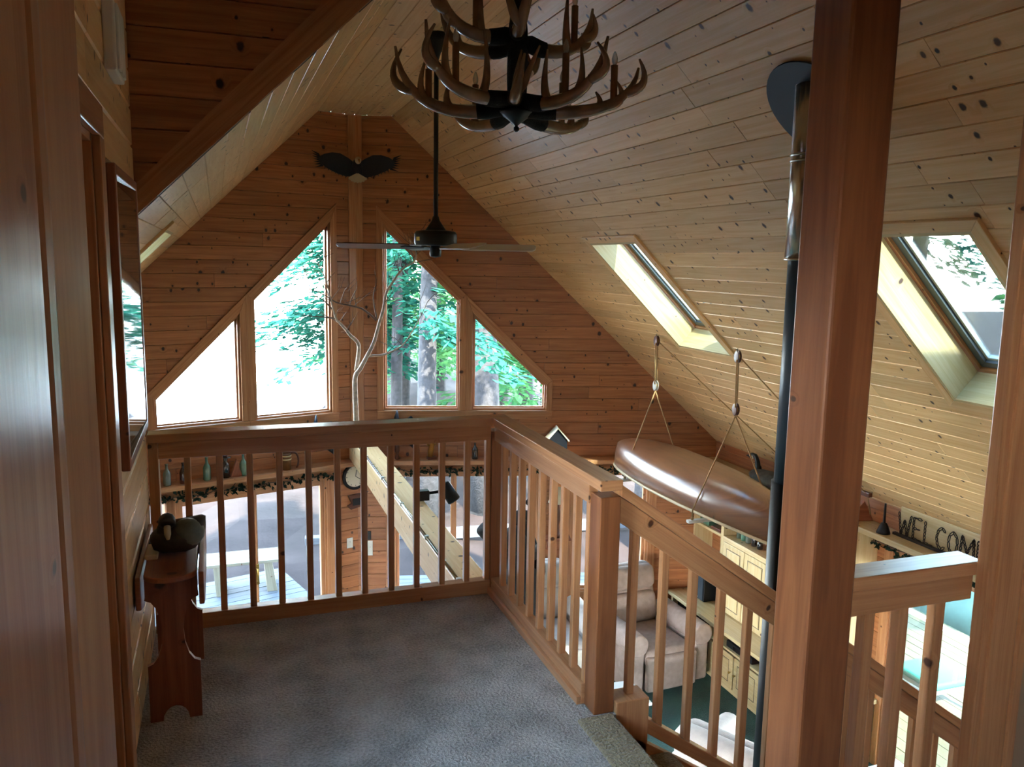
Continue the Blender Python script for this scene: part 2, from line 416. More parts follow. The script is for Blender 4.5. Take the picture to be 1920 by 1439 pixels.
# dormer: side wall at the end of the left roof slope, its rake trim, left wall, ceiling over the loft
xr_ = lambda z: XC-HW-(ZF-z)/S
cC = [[(XL-.03, ZF), (XL-.03, roof(XL-.03)), (XC-HW, ZF)]]
def PC(u, z, d): return V((u, YR-d+BT, z))
cheek = backing('wall_dormer', cC, PC, .05)
boards(cheek, cC, PC, .1345, roof(XL-.03)-.02, ZF, 'pine_shaded', seed=31, maxlen=3)
mb = MB(); n_ = V((-S, 0, 1)).normalized()   # lit edge of the roof boards and the rake board above it
p0, p1 = V((XL-.03, YR-.012, roof(XL-.03))), V((XC-HW, YR-.012, ZF))
mb.prism([p0, p1, p1+n_*.085+V((-.07, 0, .0)), p0+n_*.085], (0, .012, 0)); struct(mb, 'trim_2', 'trim')
def PLW(y, z, d): return V((XL+d-BT, y, z))
cW = [rect(2.59, YR+.01, 0, ZF), rect(.62, 1.60, 0, ZF), rect(1.60, 2.59, 2.0, ZF)]
wall_l = backing('wall_left', cW, PLW, .10)
boards(wall_l, cW, PLW, .151, 0, ZF, 'pine', seed=32, maxlen=3, groove=.009)
mb = MB(); mb.box(XLL-.1, XL-.02, YR-.03, YR+.03, -.28, ZF); struct(mb, 'wall_attic', 'backing')
mb = MB(); mb.box(XL-.5, XC-HW, .3, YR, ZF, ZF+.1); mb.box(XLL, XC-HW, -2, .3, ZF, ZF+.1); struct(mb, 'ceiling_dormer', 'drywall')
# right side: knee wall over the ledge, wall below with its glass door, front end wall
DY0, DY1, DZ = 3.3, 5.2, -.62
mb = MB(); mb.box(XR, XR+.1, 5.2, YC-(XR-XC)*math.tan(AR)+.2, GF, -.5); mb.box(XR, XR+.1, 1.5, DY0, GF, -.5); mb.box(XR, XR+.1, DY0, DY1, DZ, -.5)
mb.box(XR, XR+.1, 1.5, 8.1, -.5, -.25)
wr = struct(mb, 'wall_right', 'backing')
def PRW(y, z, d): return V((XR-d, y, z))
boards(wr, [rect(5.2, 7.9, GF, -.25), rect(1.5, DY0, GF, -.25), rect(DY0, DY1, DZ, -.25)], PRW, BH, GF, -.25, 'pine_shaded', seed=41, maxlen=3)
mb = MB(); mb.box(1.98, XR+.1, 1.55, 1.62, GF, ZF); struct(mb, 'wall_end', 'drywall')
mb = MB(); mb.box(2.2, 2.3, -2, 1.55, 0, ZF)
def holes(u0, u1, z0, z1, hs, f):       # wall panel with rectangular openings, f(u, w, z, h) adds a box
    u = u0
    for a, b, c, d in hs: f(u, a, z0, z1); f(a, b, z0, c); f(a, b, d, z1); u = b
    f(u, u1, z0, z1)
holes(XLL-.1, XR+.1, GF, -.28, [(1.6, 2.6, -2.0, -.8)], lambda a, b, c, d: mb.box(a, b, -2.1, -2, c, d))  # unseen opening added below the loft for bounced daylight
holes(XLL-.1, 2.3, -.28, ZF+.1, [(-1.5, -.8, 1.15, 1.9)], lambda a, b, c, d: mb.box(a, b, -2.1, -2, c, d))  # unseen opening added to light post and guard rail from behind
struct(mb, 'wall_back', 'drywall')
mb = MB()
holes(-2, 8.3, GF, .2, [(-1, 2.6, -2.0, -.6)], lambda a, b, c, d: mb.box(XLL-.1, XLL, a, b, c, d)); mb.box(XLL-.1, XLL, -2, .3, 0, ZF); mb.box(XLL, XL-.1, .22, .3, 0, ZF); struct(mb, 'wall_far_left', 'drywall')  # wall out of view; its opening is added to let in more daylight
mb = MB(); mb.box(XLL-.3, XL-.12, .3, YR, .0, .03); struct(mb, 'roof_lower', 'backing')
# floors
mb = MB(); mb.box(XLL, XR+.1, -2, YC-.0, GF-.15, GF); 
floor_g = struct(mb, 'floor_ground', 'green')
mb = MB(); mb.box(XLL, 1.36, 2.60, YR+.06, -.28, 0); mb.box(XLL, 1.30, -2, 2.60, -.28, 0); mb.box(1.30, 5.25, -2, 1.56, -.28, 0); mb.box(1.30, 2.2, 1.55, 1.68, -.28, 0)
struct(mb, 'floor', 'carpet')
# fascia boards at the loft edge
mb = MB(); mb.box(XLL, 1.37, YR+.06, YR+.085, -.30, .0); mb.box(1.36, 1.38, 2.62, YR+.06, -.30, 0); struct(mb, 'trim_3', 'trim')
# ------------------------------------------------------------------ windows and doors
def off(poly, ds):
    """polygon (counter-clockwise) with edge i moved outwards by ds[i]"""
    n = len(poly); ds = [ds]*n if isinstance(ds, (int, float)) else ds; L = []
    for i in range(n):
        (x0, y0), (x1, y1) = poly[i], poly[(i+1) % n]; dx, dy = x1-x0, y1-y0; q = math.hypot(dx, dy); nx, ny = dy/q, -dx/q
        L.append((nx, ny, nx*x0+ny*y0+ds[i]))
    out = []
    for i in range(n):
        a, b = L[i-1], L[i]; det = a[0]*b[1]-b[0]*a[1]
        out.append(((a[2]*b[1]-b[2]*a[1])/det, (a[0]*b[2]-b[0]*a[2])/det))
    return out
def ring(name, P, inner, outer, d0, d1, mat, parent, bevel=.002, skip=()):
    """one mitred piece per edge between two polygons"""
    n = len(inner)
    for i in range(n):
        if i in skip: continue
        j = (i+1) % n; q = [inner[i], inner[j], outer[j], outer[i]]
        mb = MB(); mb.prism([P(u, v, d0) for u, v in q], P(0, 0, d1)-P(0, 0, d0), P(*inner[j], 0)-P(*inner[i], 0)); mb.build(name, mat, parent, bevel=bevel)
def sheet(P, poly, d, t, mat, name, parent):
    mb = MB(); mb.prism([P(u, v, d) for u, v in poly], P(0, 0, d+t)-P(0, 0, d)); return mb.build(name, mat, parent)
def prow_window(name, side, glass, rake_edge):
    P = lambda u, z, d: PW(side, u, z, d); w = empty_struct(name)
    n = len(glass); ins = off(glass, .035); n_out = [.10]*n; n_out[rake_edge] = .115; n_out[0] = .04
    ring('frame', P, off(glass, .012), ins, -.11, -.008, 'trim', w)
    ring('sash', P, off(glass, -.002), off(glass, .014), -.09, -.055, 'rail', w, .001)
    ring('casing', P, off(glass, .030), off(glass, n_out), -.002, .020, 'trim', w, .003, skip=(0,))
    sheet(P, off(glass, .008), -.078, .004, 'glass', 'pane', w)
    us = [q[0] for q in off(glass, .10)]; z0 = glass[0][1]
    mb = MB(); mb.obox(P(min(us), z0-.052, -.1), P(max(us), 0, 0)-P(min(us), 0, 0), (0, 0, .020), P(0, 0, .132)-P(0, 0, 0)); mb.build('window_stool', 'rail', w, bevel=.003)
    mb = MB(); mb.obox(P(min(us), z0-.125, 0), P(max(us), 0, 0)-P(min(us), 0, 0), (0, 0, .072), P(0, 0, .02)-P(0, 0, 0)); mb.build('apron', 'trim', w, bevel=.003)
GI = [(.315, .095), (1.06, .095), (1.06, zr(1.06)), (.315, zr(.315))]
GO = [(1.26, .095), (2.008, .095), (2.008, zr(2.008)), (1.26, zr(1.26))]
prow_window('window_1', 'l', GO, 2); prow_window('window_2', 'l', GI, 2); prow_window('window_3', 'r', GI, 2); prow_window('window_4', 'r', GO, 2)
def leaf(P, u0, u1, z0, z1, st, d0, d1, parent, mat='rail', bot=None, nm='sash'):
    """glazed leaf: two stiles, two rails, a pane"""
    bot = bot or st
    for nme, q in ((nm+'_stile', rect(u0, u0+st, z0, z1)), (nm+'_stile', rect(u1-st, u1, z0, z1)), (nm+'_rail', rect(u0+st, u1-st, z1-st, z1)), (nm+'_rail', rect(u0+st, u1-st, z0, z0+bot))):
        mb = MB(); mb.prism([P(u, v, d0) for u, v in q], P(0, 0, d1)-P(0, 0, d0)); mb.build(nme, mat, parent, bevel=.002)
    sheet(P, rect(u0+st-.004, u1-st+.004, z0+bot-.004, z1-st+.004), (d0+d1)/2, .004, 'glass', 'pane', parent)
def casing_rect(P, u0, u1, z0, z1, w, parent, floor=False):
    g = rect(u0, u1, z0, z1); o = off(g, [0 if floor else w, w, w, w])
    ring('casing', P, g, o, -.002, .02, 'trim', parent, .003, skip=(0,) if floor else ())
PLD = lambda u, z, d: PW('l', u, z, d); PRD = lambda u, z, d: PW('r', u, z, d)
d1 = empty_struct('door_1')
ring('frame', PLD, rect(.385, 1.885, GF+.02, -.655), rect(.354, 1.902, GF, -.624), -.12, 0, 'rail', d1)
casing_rect(PLD, .365, 1.895, GF, -.634, .085, d1, True)
leaf(PLD, .368, 1.165, GF+.02, -.66, .055, -.065, -.025, d1, 'rail', .10, 'fixed_leaf')
leaf(PLD, 1.085, 1.885, GF+.02, -.66, .075, -.115, -.075, d1, 'rail', .10, 'sliding_leaf')
mb = MB(); mb.box(0, .05, 0, .012, 0, .22); mb.v = [PLD(1.10+p.x, -1.66+p.z, -.02+p.y) for p in mb.v]; hp = mb.build('door_handle', 'brass', d1, bevel=.004)
mb = MB(); mb.tube([PLD(1.125, -1.62, -.01), PLD(1.125, -1.61, .03), PLD(1.125, -1.55, .04), PLD(1.125, -1.49, .03), PLD(1.125, -1.48, -.01)], .008); mb.build('grip', 'brass', hp, smooth=True)
w5 = empty_struct('window_5')
ring('frame', PLD, rect(1.985, 2.72, -2.0, -.66), rect(1.948, 2.752, -2.042, -.623), -.12, 0, 'rail', w5)
casing_rect(PLD, 1.975, 2.73, -2.02, -.645, .07, w5)
sheet(PLD, rect(1.98, 2.725, -2.005, -.655), -.07, .004, 'glass', 'pane', w5)
for i, (u0, u1) in enumerate(((.375, 1.97), (2.40, 3.245))):
    w = empty_struct('window_%d' % (6+i)); z0, z1 = -2.04, -.625
    ring('frame', PRD, rect(u0+.035, u1-.035, z0+.035, z1-.03), rect(u0-.002, u1+.002, z0-.002, z1+.002), -.12, 0, 'rail', w)
    casing_rect(PRD, u0+.01, u1-.01, z0+.01, z1-.01, .085, w)
    for a, b in ([(u0+.035, 1.04), (1.04, u1-.035)] if i == 0 else [(u0+.035, u1-.035)]): leaf(PRD, a, b, z0+.035, z1-.03, .032, -.09, -.04, w)
# right wall: glazed sliding door
d2 = empty_struct('door_3')
PD = lambda y, z, d: V((XR-d, y, z))
ring('frame', PD, rect(DY0+.04, DY1-.04, GF+.02, DZ-.03), rect(DY0, DY1, GF, DZ), -.12, .0, 'rail', d2)
casing_rect(PD, DY0+.01, DY1-.01, GF, DZ-.01, .09, d2, True)
ym = (DY0+DY1)/2
leaf(PD, ym-.05, DY1-.04, GF+.02, DZ-.03, .075, -.065, -.025, d2, 'rail', .12, 'fixed_leaf')
leaf(PD, DY0+.04, ym+.03, GF+.02, DZ-.03, .075, -.115, -.075, d2, 'rail', .12, 'sliding_leaf')
mb = MB(); mb.box(XR-.02, XR+.0, ym-.03, ym+.015, -1.72, -1.48); hp = mb.build('door_handle', 'brass', d2, bevel=.004)
mb = MB(); mb.tube([(XR-.02, ym-.008, -1.69), (XR-.06, ym-.008, -1.68), (XR-.075, ym-.008, -1.6), (XR-.06, ym-.008, -1.52), (XR-.02, ym-.008, -1.51)], .009); mb.build('grip', 'brass', hp, smooth=True)
# roof windows
def roof_window(name, PP, x0, x1, y0, y1):
    w = empty_struct(name); v0, v1 = vof(x0), vof(x1); P = lambda y, v, d: PP(y, v, d+BT)
    g = rect(y0, y1, v0, v1)
    ring('shaft_board', P, off(g, -.012), off(g, .012), -.20, .016, 'pale', w, .001)
    ring('casing', P, off(g, .008), off(g, .075), -.002, .018, 'pine', w, .003)
    ring('frame', P, off(g, -.03), off(g, .03), -.27, -.205, 'rail', w, .003)
    ring('sash', P, off(g, -.075), off(g, -.026), -.275, -.225, 'sash', w, .003)
    ring('glazing_bead', P, off(g, -.092), off(g, -.070), -.27, -.245, 'white', w, .002)
    sheet(P, off(g, -.074), -.262, .004, 'glass_roof', 'pane', w)
    mb = MB(); mb.obox(P((y0+y1)/2-.04, v1-.05, -.225), P(.08, 0, 0)-P(0, 0, 0), P(0, .03, 0)-P(0, 0, 0), P(0, 0, .02)-P(0, 0, 0)); mb.build('latch', 'white', w, bevel=.003)
for i, q in enumerate(SKY): roof_window('window_%d' % (8+i), PS, *q)
roof_window('window_10', PSL, *SKYL[0])

# near doorway the picture is taken from, door in the left wall, end post on the right
d4 = empty_struct('door_4')
prof = [(-.115, .33), (-.10, .33), (-.10, .575), (-.106, .59), (-.112, .605), (-.104, .617), (-.103, .635), (-.110, .645), (-.113, .70), (-.104, .735), (-.098, .76), (-.104, .79), (-.125, .80), (-.14, .70), (-.16, .33)]
mb = MB(); mb.prism([(x, y, 0) for x, y in prof], (0, 0, ZF), (0, 0, 1)); mb.build('jamb', 'trim', d4, bevel=.0015)
mb = MB(); mb.box(XL-.05, -.13, .55, .72, 0, ZF); struct(mb, 'wall_doorway', 'drywall')
d5 = empty_struct('door_5')
for q in (rect(1.60, 2.68, 2.0, 2.09), rect(2.59, 2.68, 0, 2.0)):
    mb = MB(); mb.prism([(XL+.0, y, z) for y, z in q], (.022, 0, 0)); mb.build('casing', 'trim', d5, bevel=.004)
leaf(lambda y, z, d: V((XL+d, y, z)), 1.62, 2.57, .02, 1.98, .31, -.075, -.03, d5, 'trim', .5, 'door')
ring('frame', lambda y, z, d: V((XL+d, y, z)), rect(1.62, 2.57, .0, 1.98), rect(1.598, 2.592, -.01, 2.002), -.12, 0, 'trim', d5)
t4 = empty_struct('trim_4')
mb = MB(); mb.box(1.87, 1.90, 1.535, 1.572, 0, 3.0); mb.build('edge_board', 'rail', t4, bevel=.004)
mb = MB(); mb.box(1.895, 1.985, 1.527, 1.552, 0, 3.0); mb.build('face_board', 'rail', t4, bevel=.004)
mb = MB(); mb.box(1.985, 2.02, 1.52, 1.552, 0, 3.0); mb.build('bead_board', 'rail', t4, bevel=.006)
mb = MB(); mb.box(1.90, 2.02, 1.552, 1.572, 0, 3.0); mb.build('core', 'fir', t4)

# ------------------------------------------------------------------ railings, posts, stairs
def post(name, x0, x1, y0, y1, z0, z1, mat, label, cat, bev=.006):
    mb = MB(); mb.box(x0, x1, y0, y1, z0, z1); return solo(mb, name, mat, label, cat, None, ((x0+x1)/2, (y0+y1)/2, z0), bevel=bev)
post('timber_post', 1.316, 1.447, 1.545, 1.676, 0, roof(1.6)+.24, 'fir', 'tall thick square timber post rising from the loft to the sloped ceiling', 'post', .007)
post('newel_post', 1.258, 1.347, YR, YR+.089, 0, .84, 'fir', 'square newel post at the far corner of the loft railing', 'post', .004)
post('newel_post', 1.275, 1.357, 2.616, 2.705, 0, .84, 'fir', 'square newel post at the head of the stairs', 'post', .004)
def railing(label, p0, p1, n0, loc, topw=.089, toph=.038, subh=.075, bot=True):
    pass
RL = thing('railing', 'wooden loft railing with square balusters facing the big front windows', 'railing', (.48, YR, 0))
mb = MB(); mb.box(XL+.003, 1.347, YR-.012, YR+.085, .872, .911); mb.build('top_rail', 'rail', RL, bevel=.004)
mb = MB(); mb.box(XL+.003, 1.258, YR+.012, YR+.05, .795, .872); mb.build('sub_rail', 'rail', RL, bevel=.003)
mb = MB(); mb.box(XL+.04, 1.258, YR+.002, YR+.06, 0, .072); mb.build('bottom_rail', 'rail', RL, bevel=.003)
mb = MB(); mb.box(XL+.003, XL+.045, YR+.0, YR+.075, 0, .872); mb.build('half_post', 'rail', RL, bevel=.003)
for x in [-.150, -.016, .113, .242, .372, .504, .628, .757, .883, 1.011, 1.139]:
    mb = MB(); mb.box(x-.0145, x+.0145, YR+.014, YR+.044, .07, .80); mb.build('baluster', 'rail', RL, bevel=.003)
mb = MB(); mb.box(1.232, 1.258, YR+.012, YR+.048, .07, .80); mb.build('baluster', 'rail', RL, bevel=.003)
RR = thing('railing', 'wooden loft railing with square balusters along the open right side', 'railing', (1.30, 3.2, 0))
mb = MB(); mb.box(1.258, 1.347, 2.585, YR-.012, .872, .911); mb.build('top_rail', 'rail', RR, bevel=.004)
mb = MB(); mb.box(1.270, 1.308, 2.705, YR, .795, .872); mb.build('sub_rail', 'rail', RR, bevel=.003)
mb = MB(); mb.box(1.262, 1.312, 2.705, YR, .0, .085); mb.build('bottom_rail', 'rail', RR, bevel=.003)
mb = MB(); mb.box(1.244, 1.262, 2.705, YR, .0, .034); mb.build('shoe_board', 'rail', RR, bevel=.003)
for y in (3.717, 3.592, 3.467, 3.342, 3.215, 3.09, 2.968, 2.844, 2.722):
    mb = MB(); mb.box(1.274, 1.303, y-.0145, y+.0145, .08, .80); mb.build('baluster', 'rail', RR, bevel=.003)
RG = thing('railing', 'short level wooden guard rail between thick post and wall edge', 'railing', (1.66, 1.6, 0))
mb = MB(); mb.box(1.447, 1.90, 1.573, 1.660, .874, .911); mb.build('top_rail', 'rail', RG, bevel=.004)
mb = MB(); mb.box(1.447, 1.885, 1.590, 1.63, .800, .874); mb.build('sub_rail', 'rail', RG, bevel=.003)
mb = MB(); mb.box(1.447, 1.885, 1.585, 1.64, .0, .08); mb.build('bottom_rail', 'rail', RG, bevel=.003)
for x in (1.551, 1.662, 1.786):
    mb = MB(); mb.box(x-.016, x+.016, 1.594, 1.626, .07, .81); mb.build('baluster', 'rail', RG, bevel=.003)
# stairs run down along +x between the two rails
SL = -.70; NS = 13; RISE = -GF/(NS+.7); RUN = RISE/.70
ST = thing('staircase', 'carpeted wooden stairs going down beside the loft', 'stairs', (1.3, 2.1, GF))
for k in range(NS):
    x = 1.33+k*RUN; z = -(k+1)*RISE
    mb = MB(); mb.box(x-.03, x+RUN, 1.70, 2.60, z-.04, z); mb.build('tread', 'stairpet', ST, bevel=.012)
    mb = MB(); mb.box(x-.012, x, 1.70, 2.60, z, z+RISE-.035); mb.build('riser', 'trim', ST)
mb = MB(); mb.box(1.20, 1.345, 1.70, 2.60, -.012, .012); mb.build('nosing', 'stairpet', ST, bevel=.008)
for y0, y1 in ((2.60, 2.64), (1.66, 1.70)):
    mb = MB(); x1 = 1.33+NS*RUN
    mb.prism([(1.31, y0, -.02), (x1, y0, GF+.24), (x1, y0, GF), (x1-.25, y0, GF), (1.31, y0, -.34)], (0, y1-y0, 0), (1, 0, SL)); mb.build('stringer', 'trim', ST, bevel=.003)
RS = thing('stair_railing', 'sloping wooden stair railing descending from the stair newel post', 'railing', (1.36, 2.66, 0))
zt = lambda x: .893-.70*(x-1.345)
X1 = 4.3
def sl(x0, x1, y0, y1, top, h, nm, mat='rail'):
    mb = MB(); mb.prism([(x0, y0, top(x0)), (x1, y0, top(x1)), (x1, y0, top(x1)-h), (x0, y0, top(x0)-h)], (0, y1-y0, 0), (1, 0, SL)); mb.build(nm, mat, RS, bevel=.004)
sl(1.357, X1, 2.617, 2.704, zt, .045, 'top_rail'); sl(1.357, X1, 2.640, 2.68, lambda x: zt(x)-.045, .10, 'sub_rail')
sl(1.357, X1, 2.630, 2.69, lambda x: zt(x)-.84, .06, 'bottom_rail')
k = 0; x = 1.44
while x < X1-.1:
    mb = MB(); mb.prism([(x-.0155, 2.645, zt(x-.0155)-.12), (x+.0155, 2.645, zt(x+.0155)-.12), (x+.0155, 2.645, zt(x+.0155)-.86), (x-.0155, 2.645, zt(x-.0155)-.86)], (0, .030, 0), (0, 0, 1)); mb.build('baluster', 'rail', RS, bevel=.003); x += .131
mb = MB(); mb.box(1.36, 1.50, 2.60, 2.70, -.30, .045); mb.build('base_block', 'rail', RS, bevel=.004)
# ------------------------------------------------------------------ outdoors
def leafmat(name, a, c, tr=.35):
    m, n, l, b = newmat(name); n.remove(b)
    d = n.new('ShaderNodeBsdfDiffuse'); t = n.new('ShaderNodeBsdfTranslucent'); x = n.new('ShaderNodeMixShader'); x.inputs[0].default_value = tr
    tc = n.new('ShaderNodeTexCoord'); no = n.new('ShaderNodeTexNoise'); no.inputs['Scale'].default_value = 1.3; no.inputs['Detail'].default_value = 4
    rp = n.new('ShaderNodeValToRGB'); rp.color_ramp.elements[0].position = .35; rp.color_ramp.elements[1].position = .65
    rp.color_ramp.elements[0].color = lin(a); rp.color_ramp.elements[1].color = lin(c)
    l.new(tc.outputs['Object'], no.inputs['Vector']); l.new(no.outputs['Fac'], rp.inputs[0])
    l.new(rp.outputs[0], d.inputs[0]); l.new(rp.outputs[0], t.inputs[0]); l.new(d.outputs[0], x.inputs[1]); l.new(t.outputs[0], x.inputs[2])
    l.new(x.outputs[0], n['Material Output'].inputs[0]); return m
M['leaf'] = leafmat('conifer_needles', '1d4a40', '35705a')
M['leaf_b'] = leafmat('light_needles', '305c3c', '5c8c52')
M['bark'] = plain('grey_bark', '282629', .95, noise=.45, nscale=14, bump=1., bscale=26)
M['ground'] = plain('needle_ground', '2b2220', 1., spec=.1, noise=.35, nscale=1.3, bump=.6, bscale=9)
M['deck'] = wood('weathered_deck', '3f4248', '34363b', knots=.05, rough=.8, vary=.08)
M['deck_y'] = wood('fresh_deck', '454123', '38341a', knots=.05, rough=.7, vary=.06)
M['bench_grey'] = wood('weathered_bench', '6e6a5c', '5e5a4c', knots=.05, rough=.8, vary=.06)
M['water'] = plain('lake_water', '8fa0a8', .12, bump=.15, bscale=3.)
gm = MB(); nx, ny = 34, 30
def gz(x, y):
    z = -2.95+.10*math.sin(x*.9+y*.5)+.07*math.sin(x*2.1-y*1.3)
    sh = y-(21.+max(0, x-2.2)*5.)-1.2*math.sin(x*.7)
    if sh > 0: z -= min(sh*.25, 1.6)
    if y < 11.6: z -= .1
    return z
gv = [(-14+i*44/nx, 6+j*64/ny, gz(-14+i*44/nx, 6+j*64/ny)) for j in range(ny+1) for i in range(nx+1)]
gm._add(gv, [(j*(nx+1)+i, j*(nx+1)+i+1, (j+1)*(nx+1)+i+1, (j+1)*(nx+1)+i) for j in range(ny) for i in range(nx)], (0, 0, 0), (1, 0, 0))
for a in ((-60, -14, -60, 70), (30, 90, -60, 70), (-14, 30, -60, 6.0)): gm.prism([(a[0], a[2], -3.05), (a[1], a[2], -3.05), (a[1], a[3], -3.05), (a[0], a[3], -3.05)], (0, 0, -.1))
g = struct(gm, 'ground', 'ground')
mb = MB(); mb.prism([(-150, 18, -3.35), (120, 18, -3.35), (120, 400, -3.35), (-150, 400, -3.35)], (0, 0, -.1)); lk = struct(mb, 'lake', 'water')
def tree(x, y, r, h, label, z0, rad, seed, mat='leaf', dens=1., name='conifer', side=None):
    rr = random.Random(seed); zb = gz(x, y)-.1
    t = thing(name, label, 'tree', (x, y, zb), None)
    mb = MB(); lean = rr.uniform(-.2, .2); m = 7
    pts = [(x+lean*k/m+.04*math.sin(k*2+seed), y+.04*math.cos(k*3), zb+h*k/m) for k in range(m+1)]
    mb.tube(pts, [r*1.25]+[r*(1-.75*k/m) for k in range(1, m+1)], 10); mb.build('trunk', 'bark', t, smooth=True)
    fb = MB(); nb = int(26*dens*(h-z0)/6)
    for b in range(nb):
        q = (b+rr.random())/nb; z = zb+z0+(h-z0)*q; L = rad*(1-.8*q)*rr.uniform(.65, 1.1); an = rr.uniform(0, 2*math.pi)
        if side is not None: an = side+rr.uniform(-1.2, 1.2)
        d = V((math.cos(an), math.sin(an), 0)); s_ = V((-d.y, d.x, 0)); bx = x+lean*(z-zb)/h
        k = 0.
        while k < 1:
            p = V((bx, y, z))+d*L*k+V((0, 0, .12*L*k-.38*L*k*k)); w = .55*(1-.6*k)*min(1., L/1.4)
            for _ in range(10):
                o = s_*rr.uniform(-w, w)*1.2+V((0, 0, rr.uniform(-.16, .10))); a2 = rr.uniform(-1.1, 1.1)
                e = (d*math.cos(a2)+s_*math.sin(a2))*rr.uniform(.18, .34)+V((0, 0, rr.uniform(-.14, .02)))
                n2 = e.cross(V((rr.uniform(-.5, .5), rr.uniform(-.5, .5), 1))).normalized()*rr.uniform(.03, .07)
                c = p+o; fb._add([c-n2*.4, c+e*.5-n2, c+e, c+e*.5+n2], [(0, 1, 2, 3)])
            k += .16/max(L, .5)
    fo = fb.build('foliage', mat, t, recalc=False); fo['kind'] = 'stuff'
    return t
tree(4.62, 14.5, .31, 15, 'broad grey trunked pine, the thickest trunk beyond the right windows', 5.0, 2.6, 1)
tree(3.42, 14.15, .19, 14, 'mid sized conifer straight behind the tall right window', 3.2, 2.3, 2)
tree(3.55, 17.2, .14, 13, 'slender conifer seen at the left edge of the tall right window', 3.0, 2.0, 3)
tree(3.95, 18.4, .15, 13, 'second slender conifer behind the tall right window', 3.0, 2.0, 4, 'leaf_b')
tree(2.55, 18.5, .14, 13, 'hemlock by the lake shore seen through the tall left window', 2.6, 1.95, 5, dens=4.5)
tree(3.75, 22.5, .2, 14, 'farther shore conifer at the left edge of the wood', 2.0, 1.5, 6, dens=1.3)
tree(6.6, 19.5, .2, 14, 'conifer beyond the thick grey trunk', 2.2, 2.3, 7, 'leaf_b')
tree(8.2, 16.5, .2, 13, 'bushy conifer at the right edge of the small right window', 1.5, 2.4, 8, 'leaf_b')
tree(6.0, 24.5, .22, 15, 'distant conifer between the right window trunks', 2., 2.8, 9, 'leaf_b')
tree(9.0, 24, .22, 15, 'distant conifer far to the right of the trunks', 1.5, 3., 10)
tree(4.6, 21.5, .16, 13, 'pale green conifer deep in the wood', 2.4, 2.4, 11, 'leaf_b')
tree(-4.6, 8.6, .22, 13, 'conifer standing left of the house by the shore', 3.5, 2.6, 31)
tree(-5.5, 5.0, .22, 14, 'second conifer left of the house', 3.5, 2.6, 32)
tree(5.4, 16.8, .15, 12, 'young light green conifer between the two trunks', .8, 1.9, 33, 'leaf_b', 1.3)
tree(6.3, 33, .25, 16, 'faint conifer far beyond the slender trunks', .8, 3.0, 34, 'leaf_b', 1.3)
tree(7.2, 28, .25, 16, 'farthest conifer in the middle of the wood', .8, 3.4, 35, 'leaf_b', 1.2)
tree(10.8, 6.4, .2, 13, 'conifer beside the side deck seen through the roof window', 3.0, 3., 12, 'leaf_b')
tree(10.2, 2.6, .2, 13, 'leafy conifer nearest the right roof window', 3.0, 3.2, 13, 'leaf_b')
for i, (x, y) in enumerate(((-3.5, 13.5), (6.6, 11.8), (12.5, 12.5), (9.8, 13.8), (0.2, 4.))):
    if i in (0, 4): continue
    tree(x, y, .2, 14, ('', 'conifer just outside the right front corner', 'conifer far right of the house', 'conifer behind the right front corner')[i], 5., 2.6, 20+i)
# decks
def deck(name, P, u0, u1, v0, v1, w, mat, seed):
    d = empty_struct(name); r = random.Random(seed); v = v0
    while v < v1:
        mb = MB(); z = r.uniform(-.002, .002)
        mb.prism([P(u0, v+.004, z), P(u1, v+.004, z), P(u1, v+w-.004, z), P(u0, v+w-.004, z)], (0, 0, -.03), P(1, 0, 0)-P(0, 0, 0)); mb.build('deck_board', mat, d); v += w
    return d
deck('deck_left', lambda u, v, z: PW('l', u, -2.74+z, -.14-v), -.2, 4.5, 0, 2.9, .14, 'deck', 1)
deck('deck_front', lambda u, v, z: PW('r', u, -2.74+z, -.14-v), .0, 4.2, 0, 2.2, .14, 'deck', 2)
deck('deck_side', lambda u, v, z: V((XR+.15+v, u, -2.74+z)), 1.0, 8.0, 0, 2.95, .14, 'deck_y', 3)
mb = MB(); mb.bar((1.2, 13.2, -2.86), (7.2, 12.6, -2.86), .16, .16); solo(mb, 'timber_edging', 'deck', 'weathered landscape timber lying on the ground beyond the front deck', 'timber', bevel=.01)
bo = thing('garden_bench', 'plain pale wooden slab bench standing on the grey deck', 'bench', (.15, 11.2, -2.74))
for k in range(3):
    mb = MB(); mb.box(-.75, .72, 10.98+k*.165, 11.135+k*.165, -2.34, -2.30); mb.build('seat_board', 'bench_grey', bo, bevel=.004)
for x in (-.12, .52):
    mb = MB(); mb.prism([(x-.05, 10.99, -2.34), (x+.05, 10.99, -2.34), (x+.11, 10.99, -2.74), (x-.02, 10.99, -2.74)] if x > 0 else [(x-.05, 10.99, -2.34), (x+.09, 10.99, -2.34), (x+.09, 10.99, -2.74), (x-.02, 10.99, -2.74)], (0, .42, 0)); mb.build('leg', 'bench_grey', bo, bevel=.004)
